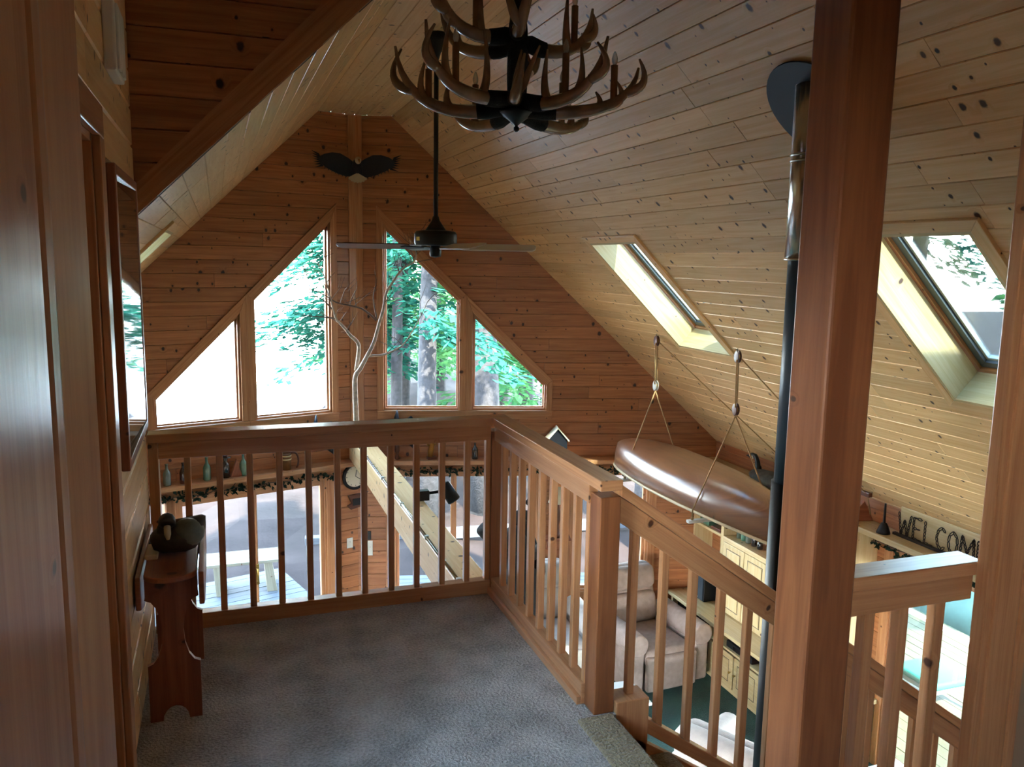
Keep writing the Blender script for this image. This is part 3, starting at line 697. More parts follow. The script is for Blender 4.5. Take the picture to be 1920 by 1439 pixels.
# ------------------------------------------------------------------ more materials
M['antler'] = plain('antler', '7d5f48', .24, noise=.4, nscale=9, coat=.6)
M['fur'] = plain('black_fur_wrap', '0b0a0a', 1., bump=1., bscale=140)
M['candle'] = plain('candle_sleeve', '70481f', .6, noise=.2, nscale=30)
M['bulb'] = pane_mat('clear_bulb', (.9, .9, .88), 1.0)
n_ = M['bulb'].node_tree.nodes; m1 = n_.new('ShaderNodeMixShader'); m1.inputs[0].default_value = .35; d_ = n_.new('ShaderNodeBsdfDiffuse'); d_.inputs[0].default_value = (.8, .78, .72, 1)
M['bulb'].node_tree.links.new(n_['Mix Shader'].outputs[0], m1.inputs[1]); M['bulb'].node_tree.links.new(d_.outputs[0], m1.inputs[2]); M['bulb'].node_tree.links.new(m1.outputs[0], n_['Material Output'].inputs[0])
M['charcoal'] = plain('charcoal_steel', '26313a', .45, spec=.4)
M['blade_b'] = wood('dark_fan_blade', '6a3f28', '4f2c1a', knots=0, vary=.02)
M['blade_w'] = plain('pale_fan_blade', 'c9c6c4', .35)
M['navy'] = plain('dark_blue_black', '0c1220', .6)
M['eagle_w'] = plain('cream_feather', 'b5a688', .8)
M['birch'] = plain('birch_bark', 'b7a594', .8, noise=.35, nscale=22)
M['twig'] = plain('twig', '6a5446', .8)
M['rope'] = plain('hemp_rope', 'a8865c', .9, bump=.6, bscale=300)
M['block'] = plain('varnished_block', '5a2f1e', .35)
M['blockw'] = plain('worn_grey_block', 'aaa49c', .5)
M['canoe'] = wood('canoe_planking', '8a5a3a', '6f432a', knots=.02, rough=.3, vary=.02, grain=.8)
M['canoe'].node_tree.nodes['Principled BSDF'].inputs['Coat Weight'].default_value = .8
M['canoe'].node_tree.nodes['Principled BSDF'].inputs['Coat Roughness'].default_value = .28
M['gun'] = plain('pale_gunwale', 'cbb28a', .5)
M['goose_b'] = plain('goose_black', '0e1012', .5)
M['goose_g'] = plain('goose_grey_brown', '4a4a42', .7, noise=.3, nscale=25)
M['goose_w'] = plain('goose_cheek', 'cfc9b6', .6)
M['chain'] = plain('rusty_chain', '2b211b', .7, .3, noise=.3, nscale=60)
M['tv'] = plain('black_glass', '08080c', .15)
M['recl'] = plain('beige_upholstery', 'a08e84', .95, noise=.12, nscale=20, bump=.3, bscale=120)
M['recl_w'] = plain('cream_upholstery', 'bdb5ae', .95, noise=.08, nscale=20, bump=.3, bscale=120)
M['bear'] = plain('black_fur', '08080a', .9, bump=.5, bscale=90)
M['shade'] = plain('white_lampshade', 'e8e0c8', .8)
M['duckb'] = plain('duck_brown', '3c342c', .55, noise=.4, nscale=40)
M['duckg'] = plain('duck_grey', '6b7268', .5, noise=.25, nscale=30)
M['bench'] = wood('red_stained_pine', '9a5a3c', '7c4028', knots=.2, vary=.03)
M['garl'] = leafmat('garland_leaves', '1c2a24', '36463a', .1)
M['tealc'] = plain('teal_cloth', '1d5f50', .8)
M['greenc'] = plain('sage_cover', '3c5650', .9, noise=.2, nscale=5)
M['greyc'] = plain('grey_cover', '4a5258', .9)
def botmat(n, c): return plain(n, c, .08, spec=.8, coat=.5)
M['bot_c'] = botmat('pale_bottle_glass', '5f6a5e'); M['bot_g'] = botmat('green_bottle_glass', '4f7a66'); M['bot_d'] = botmat('dark_bottle_glass', '161014'); M['bot_b'] = botmat('brown_bottle_glass', '3a1410')
M['gold'] = plain('gilt', '9a6f35', .35, .8)
M['art'] = None
def artmat():
    m, n, l, b = newmat('print_under_glass'); tc = n.new('ShaderNodeTexCoord'); no = n.new('ShaderNodeTexNoise'); no.inputs['Scale'].default_value = 4
    l.new(tc.outputs['UV'], no.inputs['Vector']); rp = n.new('ShaderNodeValToRGB'); rp.color_ramp.elements[0].color = lin('2a2426'); rp.color_ramp.elements[1].color = lin('4c4240')
    l.new(no.outputs['Fac'], rp.inputs[0]); l.new(rp.outputs[0], b.inputs['Base Color']); b.inputs['Roughness'].default_value = .03; b.inputs['Specular IOR Level'].default_value = .9; return m
M['art'] = artmat()

def bez(p0, p1, p2, p3, n=8):
    p0, p1, p2, p3 = map(V, (p0, p1, p2, p3))
    return [p0*(1-t)**3+p1*3*t*(1-t)**2+p2*3*t*t*(1-t)+p3*t**3 for t in [i/n for i in range(n+1)]]
def smooth_path(pts, n=4):
    pts = [V(p) for p in pts]; out = []
    for i in range(len(pts)-1):
        a, b, c, d = pts[max(i-1, 0)], pts[i], pts[i+1], pts[min(i+2, len(pts)-1)]
        for k in range(n):
            t = k/n; out.append(.5*((2*b)+(c-a)*t+(2*a-5*b+4*c-d)*t*t+(3*b-a-3*c+d)*t**3))
    out.append(pts[-1]); return out
def taper(n, a, b, pw=1.): return [a+(b-a)*(i/(n-1))**pw for i in range(n)]
def rbox(parent, name, mat, x0, x1, y0, y1, z0, z1, r=.05, M4=None):
    mb = MB(); mb.box(x0, x1, y0, y1, z0, z1)
    if M4 is not None: mb.v = [M4 @ p for p in mb.v]
    o = mb.build(name, mat, parent, smooth=True); b = o.modifiers.new('round', 'BEVEL'); b.width = r; b.segments = 4; b.limit_method = 'NONE'; return o

# ------------------------------------------------------------------ chandelier
CX, CY, CZ = 1.373, 3.87, 2.36
ch = thing('chandelier', 'two tier antler chandelier with candle sleeves hanging above the loft edge', 'chandelier', (CX, CY, ZF))
mb = MB(); mb.lathe([(.030, 2.40), (.045, 2.42), (.050, 2.55), (.046, 2.75), (.040, 2.80), (.034, ZF-.03)], (CX, CY, 0), 14); mb.build('column', 'fur', ch, smooth=True)
mb = MB(); mb.lathe([(.006, 2.288), (.013, 2.295), (.013, 2.308), (.006, 2.315), (.016, 2.325), (.045, 2.345), (.085, 2.372), (.088, 2.380), (.03, 2.40)], (CX, CY, 0), 24); mb.build('hub_bowl', 'black', ch, smooth=True)
mb = MB(); mb.lathe([(.012, ZF-.05), (.06, ZF-.03), (.07, ZF)], (CX, CY, 0), 20); mb.build('ceiling_canopy', 'black', ch, smooth=True)
cr = V((math.cos(math.radians(19.5)), -math.sin(math.radians(19.5)), 0)); cf = V((math.sin(math.radians(19.5)), math.cos(math.radians(19.5)), 0))
def antler(an, z, L, tip, tines, droop=.03, candle=None, r0=.034, twist=1, base=.05):
    a = math.radians(an); d = cr*math.cos(a)+cf*math.sin(a); s_ = (cr*-math.sin(a)+cf*math.cos(a))*twist; o = V((CX, CY, z)); up = V((0, 0, 1))
    main = bez(o+d*base, o+d*L*.45-up*droop, o+d*L*.95-up*droop*.8+s_*.02, o+d*L+up*tip+s_*.06, 14)
    mb = MB(); mb.tube(main, [r0*.95]+taper(14, r0, .006, 2.2), 10)
    for t, ln, out, sd in tines:
        i = int(t*14); p = main[i]; q = main[i]+up*ln*.35+d*out*.8+s_*sd*.3
        q2 = p+up*ln+d*out*.5+s_*sd
        pts = bez(p, p+d*out*.7+up*.01+s_*sd*.3, q+d*out*.25, q2, 9); mb.tube(pts, taper(10, r0*.72, .005, 1.8), 8)
    k = mb.build('antler', 'antler', ch, smooth=True)
    mb = MB(); mb.tube([o+d*.01, o+d*.06, main[2], main[3]], [.034, .040, .039, .036], 10); mb.build('fur_wrap', 'fur', ch, smooth=True)
    if candle:
        r, h = candle; i = min(range(15), key=lambda j: abs((main[j]-o).dot(d)-r)); p = main[i]
        mb = MB(); mb.tube([p-up*.005, p+up*h], .0165, 12); c = mb.build('candle_sleeve', 'candle', ch)
        mb = MB(); mb.lathe([(.008, 0), (.013, .015), (.014, .03), (.009, .05), (.003, .062)], p+up*h, 10); mb.build('bulb', 'bulb', c, smooth=True)
antler(178, 2.40, .57, .26, [(.55, .20, .10, .05), (.72, .20, .13, -.06), (.40, .13, .06, .03)], .05, (.43, .15))
antler(214, 2.43, .52, .27, [(.30, .30, -.06, 0), (.52, .28, .08, .02), (.72, .16, .10, .07)], .02, (.33, .19))
antler(262, 2.44, .20, .16, [(.4, .20, .06, .03), (.6, .20, -.05, .1)], .03)
antler(-6, 2.39, .57, .20, [(.62, .12, .10, .03), (.80, .14, .10, -.05), (.45, .09, .08, .02)], .03, (.47, .17))
antler(-38, 2.42, .46, .25, [(.35, .24, -.05, .0), (.55, .21, .06, .02), (.75, .14, .12, -.05)], .04, (.27, .20))
antler(40, 2.37, .52, .10, [(.40, .09, .05, 0), (.55, .12, .04, 0), (.75, .10, .06, 0)], .06, (.30, .22))
antler(130, 2.38, .46, .10, [(.45, .08, .05, .02), (.6, .10, .05, -.04)], .07, (.3, .2))
antler(196, 2.72, .40, .26, [(.35, .26, .02, .02), (.60, .20, .08, -.02), (.78, .14, .09, .05)], .03, (.19, .24))
antler(268, 2.73, .22, .20, [(.3, .26, .10, .10), (.5, .26, .06, -.12)], .02)
antler(12, 2.69, .38, .20, [(.52, .26, -.02, .0), (.75, .11, .07, -.04), (.6, .08, .1, .05)], .05, (.29, .19))
antler(150, 2.68, .40, .20, [(.5, .14, .07, .03)], .03)
antler(70, 2.60, .30, .12, [(.4, .12, .07, .02), (.6, .12, .07, -.05)], .02)

# ------------------------------------------------------------------ ceiling fan
FX, FY = 1.384, 5.47
fan = thing('ceiling_fan', 'black ceiling fan with pale blades on a long downrod', 'fan', (FX, FY, ZF))
mb = MB(); mb.lathe([(.018, ZF-.16), (.030, ZF-.12), (.055, ZF-.085), (.058, ZF-.06), (.070, ZF-.05), (.070, ZF)], (FX, FY, 0), 20); mb.build('canopy', 'black', fan, smooth=True)
mb = MB(); mb.tube([(FX, FY, ZF-.14), (FX, FY, 1.90)], .016, 12); mb.build('downrod', 'black', fan, smooth=True)
mb = MB(); mb.lathe([(.02, 1.96), (.028, 1.93), (.055, 1.89), (.07, 1.868)], (FX, FY, 0), 20); mb.build('coupling', 'black', fan, smooth=True)
mb = MB(); mb.lathe([(.02, 1.765), (.135, 1.77), (.142, 1.785), (.142, 1.845), (.13, 1.862), (.07, 1.870), (.02, 1.87)], (FX, FY, 0), 32); mo = mb.build('motor_housing', 'black', fan, smooth=True, bevel=.002)
mb = MB(); p = V((FX, FY, 1.81))-cr*.115-cf*.088; mb.obox(p-V((0, 0, .012)), cr*.022-cf*.016, (0, 0, .024), -cf*.004-cr*.003); mb.build('badge', 'brass', mo)
mb = MB(); mb.lathe([(.004, 1.690), (.035, 1.695), (.038, 1.705), (.038, 1.75), (.03, 1.77)], (FX, FY, 0), 20); mb.build('switch_housing', 'black', fan, smooth=True)
for an, mt, tilt in ((176, 'blade_b', .26), (-6, 'blade_w', .34), (-62, 'blade_w', .3), (66, 'blade_b', .3), (116, 'blade_b', .3)):
    a = math.radians(an); d = cr*math.cos(a)+cf*math.sin(a); s_ = (cr*-math.sin(a)+cf*math.cos(a))+V((0, 0, tilt)); s_.normalize(); c = V((FX, FY, 1.757))
    if an == -52: d = d*.62
    mb = MB(); L = [(.17, .045), (.20, .058), (.60, .066), (.655, .06), (.67, .03)]
    e = d.normalized(); d = e
    rr = 1.0
    poly = [c+e*r*rr-s_*w for r, w in L]+[c+e*r*rr+s_*w for r, w in reversed(L)]
    nn = e.cross(s_).normalized(); mb.prism(poly, nn*.008, e); bl = mb.build('blade', mt, fan, bevel=.002)
    mb = MB(); mb.prism([c+e*.08-s_*.014, c+e*.20-s_*.03, c+e*.235-s_*.01, c+e*.235+s_*.01, c+e*.20+s_*.03, c+e*.08+s_*.014], nn*-.006, e); mb.build('blade_iron', 'black', bl)

# ------------------------------------------------------------------ stove pipe
PX, PY = 2.452, 3.045
sp = thing('stove_pipe', 'polished chimney pipe above a black stove pipe passing through the sloped ceiling', 'chimney pipe', (PX, PY, GF))
mb = MB(); mb.tube([(PX, PY, 1.70), (PX, PY, roof(PX)+.02)], .103, 24); mb.build('chrome_pipe', 'steel', sp, smooth=True)
for z in (2.125, 2.15, 1.705):
    mb = MB(); mb.lathe([(.103, -.006), (.109, 0), (.103, .006)], (PX, PY, z), 24); mb.build('band', 'steel', sp, smooth=True)
mb = MB(); mb.tube([(PX, PY, .66), (PX, PY, 1.70)], .088, 24); mb.build('black_pipe', 'charcoal', sp, smooth=True)
mb = MB(); mb.tube([(PX, PY, GF+.9), (PX, PY, .70)], .098, 24); mb.build('lower_pipe', 'black', sp, smooth=True)
mb = MB(); mb.lathe([(.001, .0), (.27, .0), (.272, .004), (.27, .008), (.001, .008)], PS(3.12, 1.09, .03), 40, V((-S, 0, -1))); mb.build('ceiling_plate', 'charcoal', sp)
mb = MB(); mb.lathe([(.25, .0), (.25, .03)], PS(3.12, 1.09, .0), 32, V((-S, 0, -1))); mb.build('spacer_ring', 'black', sp)
sv = thing('wood_stove', 'black wood stove below the stove pipe', 'stove', (PX, PY, GF))
mb = MB(); mb.box(PX-.3, PX+.3, PY-.25, PY+.25, GF+.15, GF+.85); mb.build('firebox', 'black', sv, bevel=.03)
for sx in (-1, 1):
    for sy in (-1, 1):
        mb = MB(); mb.tube([(PX+sx*.25, PY+sy*.2, GF), (PX+sx*.25, PY+sy*.2, GF+.16)], .025); mb.build('leg', 'black', sv)
mb = MB(); mb.lathe([(.099, GF+.85), (.104, GF+.85), (.104, GF+.9), (.099, GF+.9)], (PX, PY, 0), 20); mb.build('flue_collar', 'black', sv)

# ------------------------------------------------------------------ gable decorations: eagle, sapling, birds
eg = thing('eagle_carving', 'dark spread winged eagle with cream head and tail on the gable wall', 'eagle', (1.35, 8.5, 2.55))
def wing(sx):
    mb = MB(); c = V((1.35, 8.60, 2.60)); pts = []
    up = [(.02, .01), (.08, .055), (.16, .095), (.24, .10), (.32, .08), (.375, .045)]
    lo = [(.37, .0), (.29, -.055), (.19, -.10), (.10, -.125), (.02, -.11)]
    prof = [(c+V((sx*x, -.03-.10*x, z))) for x, z in up+lo]
    mb.prism(prof, (0, -.03, 0))
    for k in range(7):
        x = .33+.006*k; z = -.025+.016*k; p = c+V((sx*x, -.07, z)); e = V((sx*.085, -.02, -.03+.012*k)); mb.prism([p+V((0, 0, -.014)), p+e, p+V((0, 0, .012))], (0, -.008, 0))
    for k in range(8):
        x = .06+.034*k; z = -.125+.013*k; p = c+V((sx*x, -.05-.05*x, z)); mb.prism([p+V((-.016, 0, .02)), p+V((sx*.02, -.01, -.035)), p+V((.016, 0, .03))], (0, -.01, 0))
    return mb.build('wing', 'navy', eg, bevel=.004)
wing(-1); wing(1)
mb = MB(); mb.ball((1.35, 8.52, 2.545), (.055, .05, .11), 14, 10); mb.build('body', 'navy', eg, smooth=True)
mb = MB(); mb.ball((1.352, 8.46, 2.630), (.032, .040, .036), 12, 8); hd = mb.build('head', 'eagle_w', eg, smooth=True)
mb = MB(); mb.tube(bez((1.352, 8.43, 2.63), (1.352, 8.40, 2.635), (1.352, 8.39, 2.615), (1.352, 8.395, 2.60)), taper(9, .014, .003)); mb.build('beak', 'gold', hd, smooth=True)
mb = MB()
for k in range(7):
    a = (k-3)*.30; p = V((1.345, 8.47, 2.50)); d = V((math.sin(a), -.15, -math.cos(a)*.8)); s_ = V((math.cos(a), 0, math.sin(a)))*.016
    mb.prism([p-s_*.6, p+d*.10-s_, p+d*.115, p+d*.10+s_, p+s_*.6], (0, .008, 0))
mb.build('tail', 'eagle_w', eg)
sap = thing('bare_sapling', 'bare branching birch sapling standing on the beam end before the gable wall', 'branch', (1.33, 8.4, -.2))
def br(pts, r0, r1, nm, mat, seed, parent=sap, y=8.35):
    rr = random.Random(seed); yy = y; P3 = []
    for i, (x, z) in enumerate(pts): P3.append((x, y+rr.uniform(-.03, .03)-.02*i, z))
    q = smooth_path(P3, 4); mb = MB(); mb.tube(q, taper(len(q), r0, r1, .8), 7); ob = mb.build(nm, mat, parent, smooth=True); return ob, q
tr, q = br([(1.33, -.2), (1.31, -.12), (1.289, -.021), (1.271, .31), (1.273, .501), (1.317, .581), (1.388, .715), (1.454, .849), (1.487, 1.01), (1.537, 1.197), (1.565, 1.331), (1.619, 1.438), (1.717, 1.572), (1.826, 1.653), (1.843, 1.76), (1.783, 1.854)], .036, .005, 'trunk', 'birch', 1)
main_q = q
lb, q1 = br([(1.300, .55), (1.324, .77), (1.298, .851), (1.23, .916), (1.178, .986), (1.127, 1.04), (1.091, 1.077), (1.051, 1.198), (1.012, 1.381), (.978, 1.485), (.913, 1.613)], .024, .004, 'branch', 'birch', 2)
l2, q2 = br([(1.500, 1.06), (1.365, 1.171), (1.234, 1.209), (1.103, 1.24), (1.001, 1.303), (.899, 1.355), (.798, 1.38)], .013, .003, 'branch', 'twig', 3)
l3, q3 = br([(1.40, .70), (1.55, .711), (1.687, .763), (1.781, .843), (1.909, 1.06), (2.004, 1.251)], .016, .003, 'branch', 'birch', 4)
br([(1.066, 1.172), (.974, 1.266), (.873, 1.318), (.773, 1.432)], .008, .002, 'twig', 'twig', 5, lb)
br([(1.091, 1.077), (.997, 1.093), (.869, 1.105), (.742, 1.121), (.681, 1.121)], .009, .002, 'twig', 'twig', 6, lb)
br([(1.234, 1.209), (1.261, 1.304), (1.304, 1.383), (1.289, 1.488)], .006, .002, 'twig', 'twig', 7, l2)
br([(1.504, 1.063), (1.473, 1.277), (1.49, 1.437), (1.475, 1.569)], .009, .002, 'twig', 'twig', 8, tr)
rr = random.Random(5)
for par, qq, n in ((lb, q1, 12), (l2, q2, 10), (tr, main_q[28:], 14), (l3, q3, 8)):
    mb = MB()
    for _ in range(n):
        p = rr.choice(qq[len(qq)//4:]); d = V((rr.uniform(-1, 1), rr.uniform(-.4, .2), rr.uniform(.2, 1.2))).normalized(); L = rr.uniform(.1, .32)
        e = p+d*L; mb.tube([p, p+d*L*.5+V((rr.uniform(-.03, .03), 0, .01)), e], [.004, .003, .0015], 5); d2 = (d+V((rr.uniform(-.9, .9), 0, rr.uniform(-.2, .6)))).normalized(); mb.tube([p+d*L*.5, p+d*L*.5+d2*L*.5], [.0025, .001], 4)
    mb.build('twigs', 'twig', par, smooth=True)['kind'] = 'stuff'
def flying_bird(label, c, sx, sc):
    """black bird carving hung flat against the wall, tail up"""
    t = thing('bird_carving', label, 'bird carving', c); c = V(c)
    mb = MB(); mb.tube([c+V((sx*.16, -.02, -.34))*sc, c+V((sx*.10, -.04, -.26))*sc, c+V((0, -.05, -.10))*sc, c+V((-sx*.04, -.03, .02))*sc, c+V((-sx*.03, -.02, .10))*sc], [.010*sc, .05*sc, .075*sc, .04*sc, .008*sc], 10, flat=.5); mb.build('body', 'navy', t, smooth=True)
    for k, (dx, dz) in enumerate(((.20, .03), (-.17, -.02))):
        mb = MB(); p = c+V((0, -.03, -.10))*sc; mb.prism([p+V((0, 0, .06))*sc, p+V((sx*dx*.6, 0, dz+.10))*sc, p+V((sx*dx, 0, dz))*sc, p+V((sx*dx*.8, 0, dz-.08))*sc, p+V((0, 0, -.10))*sc], (0, -.016, 0)); mb.build('wing', 'navy', t, bevel=.004)
    return t
flying_bird('black bird carving on the front wall left of the sapling', (.95, 8.62, -.03), 1, 1.)
flying_bird('black bird carving on the front wall right of the sapling', (1.80, 8.66, -.02), 1, 1.)
# ------------------------------------------------------------------ tie beam, shelves, ledge
tb = thing('tie_beam', 'long level timber beam running from the loft edge to the front wall', 'beam', (1.373, 6.3, -.2))
mb = MB(); mb.box(1.27, 1.476, YR+.09, 8.72, -.44, -.20); mb.build('timber', 'pine', tb, bevel=.006)
mb = MB(); mb.tube([(1.285, YR+.1, -.19), (1.285, 8.6, -.19)], .010, 10); mb.build('conduit', 'steel', tb, smooth=True)
for y in (4.5, 5.3, 6.1, 6.9, 7.7):
    mb = MB(); mb.box(1.272, 1.298, y-.012, y+.012, -.200, -.176); mb.build('conduit_clip', 'white', tb)
sl_ = thing('spotlight', 'black spotlight clamped to the top edge of the long beam', 'spotlight', (1.476, 6.2, -.2))
mb = MB(); mb.box(1.40, 1.52, 6.17, 6.23, -.20, -.12); mb.build('clamp', 'black', sl_, bevel=.004)
mb = MB(); mb.tube([(1.50, 6.2, -.15), (1.62, 6.2, -.14)], .012); mb.build('arm', 'black', sl_)
mb = MB(); mb.lathe([(.02, -.09), (.05, -.08), (.055, .07), (.048, .08), (.04, .02)], (1.68, 6.18, -.15), 18, (.45, -.25, -.75)); mb.build('lamp_head', 'black', sl_, smooth=True)
ZS = -.455
def wshelf(side, u1, label):
    t = thing('wall_shelf', label, 'shelf', PW(side, u1/2, ZS))
    mb = MB(); mb.prism([PW(side, .02, ZS-.045, .003), PW(side, u1, ZS-.045, .003), PW(side, u1, ZS-.045, .20), PW(side, .02, ZS-.045, .20)], (0, 0, .045)); mb.build('board', 'rail', t, bevel=.004)
    mb = MB(); mb.prism([PW(side, .02, ZS-.11, .003), PW(side, u1, ZS-.11, .003), PW(side, u1, ZS-.11, .02), PW(side, .02, ZS-.11, .02)], (0, 0, .064)); mb.build('cleat', 'trim', t)
wshelf('l', 4.0, 'long pine display shelf above the left glass door'); wshelf('r', 3.58, 'long pine display shelf above the right front windows')
lg = thing('display_ledge', 'deep pine ledge along the right wall under the sloped ceiling', 'ledge', (5.05, 5, -.47))
mb = MB(); mb.box(4.84, XR-.02, 5.60, 7.86, -.52, -.47); mb.build('board', 'pale', lg, bevel=.004)
mb = MB(); mb.box(4.985, XR-.02, 1.64, 5.60, -.52, -.47); mb.build('board', 'pale', lg, bevel=.004)
def garland(label, P, a, b, n, seed):
    rr = random.Random(seed); t = thing('garland', label, 'garland', P((a+b)/2, 0))
    mb = MB(); L = [P(a+(b-a)*k/n, rr.uniform(-.02, .02)) for k in range(n+1)]; mb.tube(smooth_path(L, 2), .006, 5); mb.build('stem', 'twig', t, smooth=True)
    mb = MB()
    for k in range(n*14):
        p = P(a+(b-a)*rr.random(), rr.uniform(-.035, .03)); d = V((rr.uniform(-1, 1), rr.uniform(-1, .2), rr.uniform(-1, 1))).normalized()*rr.uniform(.03, .07); s_ = d.cross(V((rr.uniform(-1, 1), rr.uniform(-1, 1), rr.uniform(-1, 1)))).normalized()*.018
        mb._add([p, p+d*.5-s_, p+d, p+d*.5+s_], [(0, 1, 2, 3)])
    o = mb.build('leaves', 'garl', t, recalc=False); o['kind'] = 'stuff'
garland('dark leaf garland hanging under the left display shelf', lambda u, z: PW('l', u, ZS-.135+z, .085), .3, 3.0, 26, 1)
garland('dark leaf garland hanging under the right display shelf', lambda u, z: PW('r', u, ZS-.135+z, .085), .36, 3.4, 28, 2)
garland('dark leaf garland under the right wall ledge above the side door', lambda u, z: V((XR-.09, u, -.61+z)), 3.2, 5.5, 22, 3)

# ------------------------------------------------------------------ things on the shelves and front wall
def bottle(p, h, r, mat, label, neck=.35, group='bottles on the left shelf'):
    mb = MB(); mb.lathe([(r*.9, 0), (r, .01), (r, h*(1-neck)*.82), (r*.75, h*(1-neck)), (r*.38, h*(1-neck*.7)), (r*.34, h*.95), (r*.45, h*.955), (r*.42, h)], (0, 0, 0), 16)
    o = mb.build('bottle', mat, None, smooth=True); o.location = p; tag(o, label, 'bottle', group); return o
def LS(x, y): return (x, y, ZS)
bottle(LS(-.50, 8.165), .205, .036, 'bot_c', 'pale glass bottle at the left end of the left shelf')
bottle(LS(-.36, 8.205), .20, .034, 'bot_b', 'dark brown bottle beside the pale glass bottle')
bottle(LS(-.15, 8.268), .225, .036, 'bot_g', 'tall greenish bottle third from the left on the shelf')
bottle(LS(.185, 8.36), .215, .036, 'bot_g', 'bright green bottle beside the wooden triangle')
bottle(LS(2.57, 8.40), .18, .034, 'bot_d', 'squat dark bottle on the right display shelf', .3, 'bottles on the right shelf')
fg = thing('figurine', 'dark figurine bottle with wide hat on the left shelf', 'figurine', LS(.02, 8.315))
mb = MB(); mb.lathe([(.036, 0), (.038, .11), (.030, .14), (.018, .16), (.022, .18), (.020, .20)], (.02, 8.315, ZS), 16); mb.build('body', 'bot_d', fg, smooth=True)
mb = MB(); mb.lathe([(.022, .195), (.058, .198), (.055, .206), (.024, .21), (.02, .245), (.002, .25)], (.02, 8.315, ZS), 16); mb.build('hat', 'bot_d', fg, smooth=True)
mb = MB(); mb.prism([(.055, 8.33, ZS), (.165, 8.36, ZS), (.115, 8.345, ZS+.18)], (.01, -.03, 0)); solo(mb, 'wooden_wedge', 'bench', 'brown wooden triangle leaning beside the green bottle', 'ornament', loc=(.11, 8.34, ZS), bevel=.003)
mg = thing('banded_mug', 'wooden mug with pale bands and a big handle on the left shelf', 'mug', LS(.60, 8.485))
mb = MB(); mb.lathe([(.05, 0), (.052, .16), (.046, .17), (.04, .10)], (.60, 8.485, ZS), 18); mb.build('body', 'candle', mg, smooth=True)
for z in (.10, .135):
    mb = MB(); mb.lathe([(.0525, z), (.055, z+.007), (.0525, z+.014)], (.60, 8.485, ZS), 18); mb.build('band', 'pale', mg, smooth=True)
mb = MB(); mb.tube(bez((.645, 8.485, ZS+.17), (.74, 8.5, ZS+.20), (.735, 8.5, ZS+.03), (.70, 8.49, ZS+.01), 10), .010); mb.build('handle', 'block', mg, smooth=True)
gf = thing('gilt_figurine', 'gilded figurine on a small base on the right shelf', 'figurine', LS(2.12, 8.515))
mb = MB(); mb.box(2.07, 2.17, 8.48, 8.55, ZS, ZS+.03); mb.build('base', 'block', gf, bevel=.003)
mb = MB(); mb.tube([(2.10, 8.51, ZS+.03), (2.11, 8.515, ZS+.10), (2.125, 8.515, ZS+.17), (2.12, 8.51, ZS+.22)], [.03, .035, .025, .02], 10); mb.tube([(2.12, 8.515, ZS+.14), (2.165, 8.51, ZS+.17), (2.15, 8.50, ZS+.22)], [.014, .011, .006]); mb.tube([(2.12, 8.515, ZS+.14), (2.07, 8.52, ZS+.16), (2.08, 8.51, ZS+.21)], [.014, .011, .006]); mb.build('figure', 'gold', gf, smooth=True)
mb = MB(); mb.lathe([(.02, 0), (.03, .02), (.012, .06), (.03, .10), (.022, .16), (.004, .18)], (0, 0, 0), 12); o = mb.build('dark_figurine', 'block', None, smooth=True); o.location = LS(1.76, 8.60); tag(o, 'small dark turned figurine at the left end of the right shelf', 'figurine')
bh = thing('birdhouse', 'dark blue birdhouse with a pale edged roof on the right shelf', 'birdhouse', LS(3.46, 8.19))
def PB(x, z, d): return PW('r', (3.46-XC)/math.cos(AR)+x, ZS+z, .05+d)
mb = MB(); mb.prism([PB(-.105, 0, 0), PB(.105, 0, 0), PB(.105, .24, 0), PB(0, .345, 0), PB(-.105, .24, 0)], PB(0, 0, .13)-PB(0, 0, 0)); mb.build('box', 'navy', bh, bevel=.003)
for s_ in (-1, 1):
    mb = MB(); mb.prism([PB(s_*.13, .215, -.01), PB(s_*.12, .205, -.01), PB(0, .345, -.01), PB(0, .362, -.01)], PB(0, 0, .16)-PB(0, 0, 0)); mb.build('roof_board', 'shade', bh, bevel=.002)
mb = MB(); mb.lathe([(.002, 0), (.022, .0), (.024, .004), (.018, .006)], PB(0, .17, .131), 14, NR); mb.build('entry_ring', 'black', bh)
ck = thing('wall_clock', 'round wall clock with a thick black rim', 'clock', PW('l', .05, -.65, .03))
def disc_on(side, u, z, d, prof, n=32): m_ = MB(); m_.lathe(prof, PW(side, u, z, d), n, NL if side == 'l' else NR); return m_
ub = (XC-1.325)/math.cos(AL)
disc_on('l', ub, -.65, .02, [(.118, 0), (.142, .004), (.150, .025), (.142, .045), (.120, .045), (.116, .025)]).build('rim', 'black', ck, smooth=True)
disc_on('l', ub, -.65, .02, [(.001, .03), (.118, .03), (.118, .0), (.001, 0)]).build('dial', 'shade', ck)
for a, L in ((100, .07), (215, .095)):
    mb = MB(); a = math.radians(a); p = PW('l', ub, -.65, .053); e = PW('l', ub+math.cos(a)*L, -.65+math.sin(a)*L, .053); mb.bar(p, e, .006, .003, NL); mb.build('hand', 'black', ck)
for k in range(12):
    a = k*math.pi/6; mb = MB(); mb.bar(PW('l', ub+math.cos(a)*.095, -.65+math.sin(a)*.095, .0515), PW('l', ub+math.cos(a)*.108, -.65+math.sin(a)*.108, .0515), .005, .002, NL); mb.build('hour_mark', 'black', ck)
sg = thing('wall_plaque', 'small dark wooden plaque hung below the wall clock', 'plaque', PW('l', .03, -.93, .02))
mb = MB(); mb.prism([PW('l', u, z, .02) for u, z in ((-.06, -.99), (.10, -1.02), (.14, -.97), (.09, -.95), (.13, -.86), (-.06, -.85))], NL*.02); mb.build('board', 'block', sg, bevel=.003)
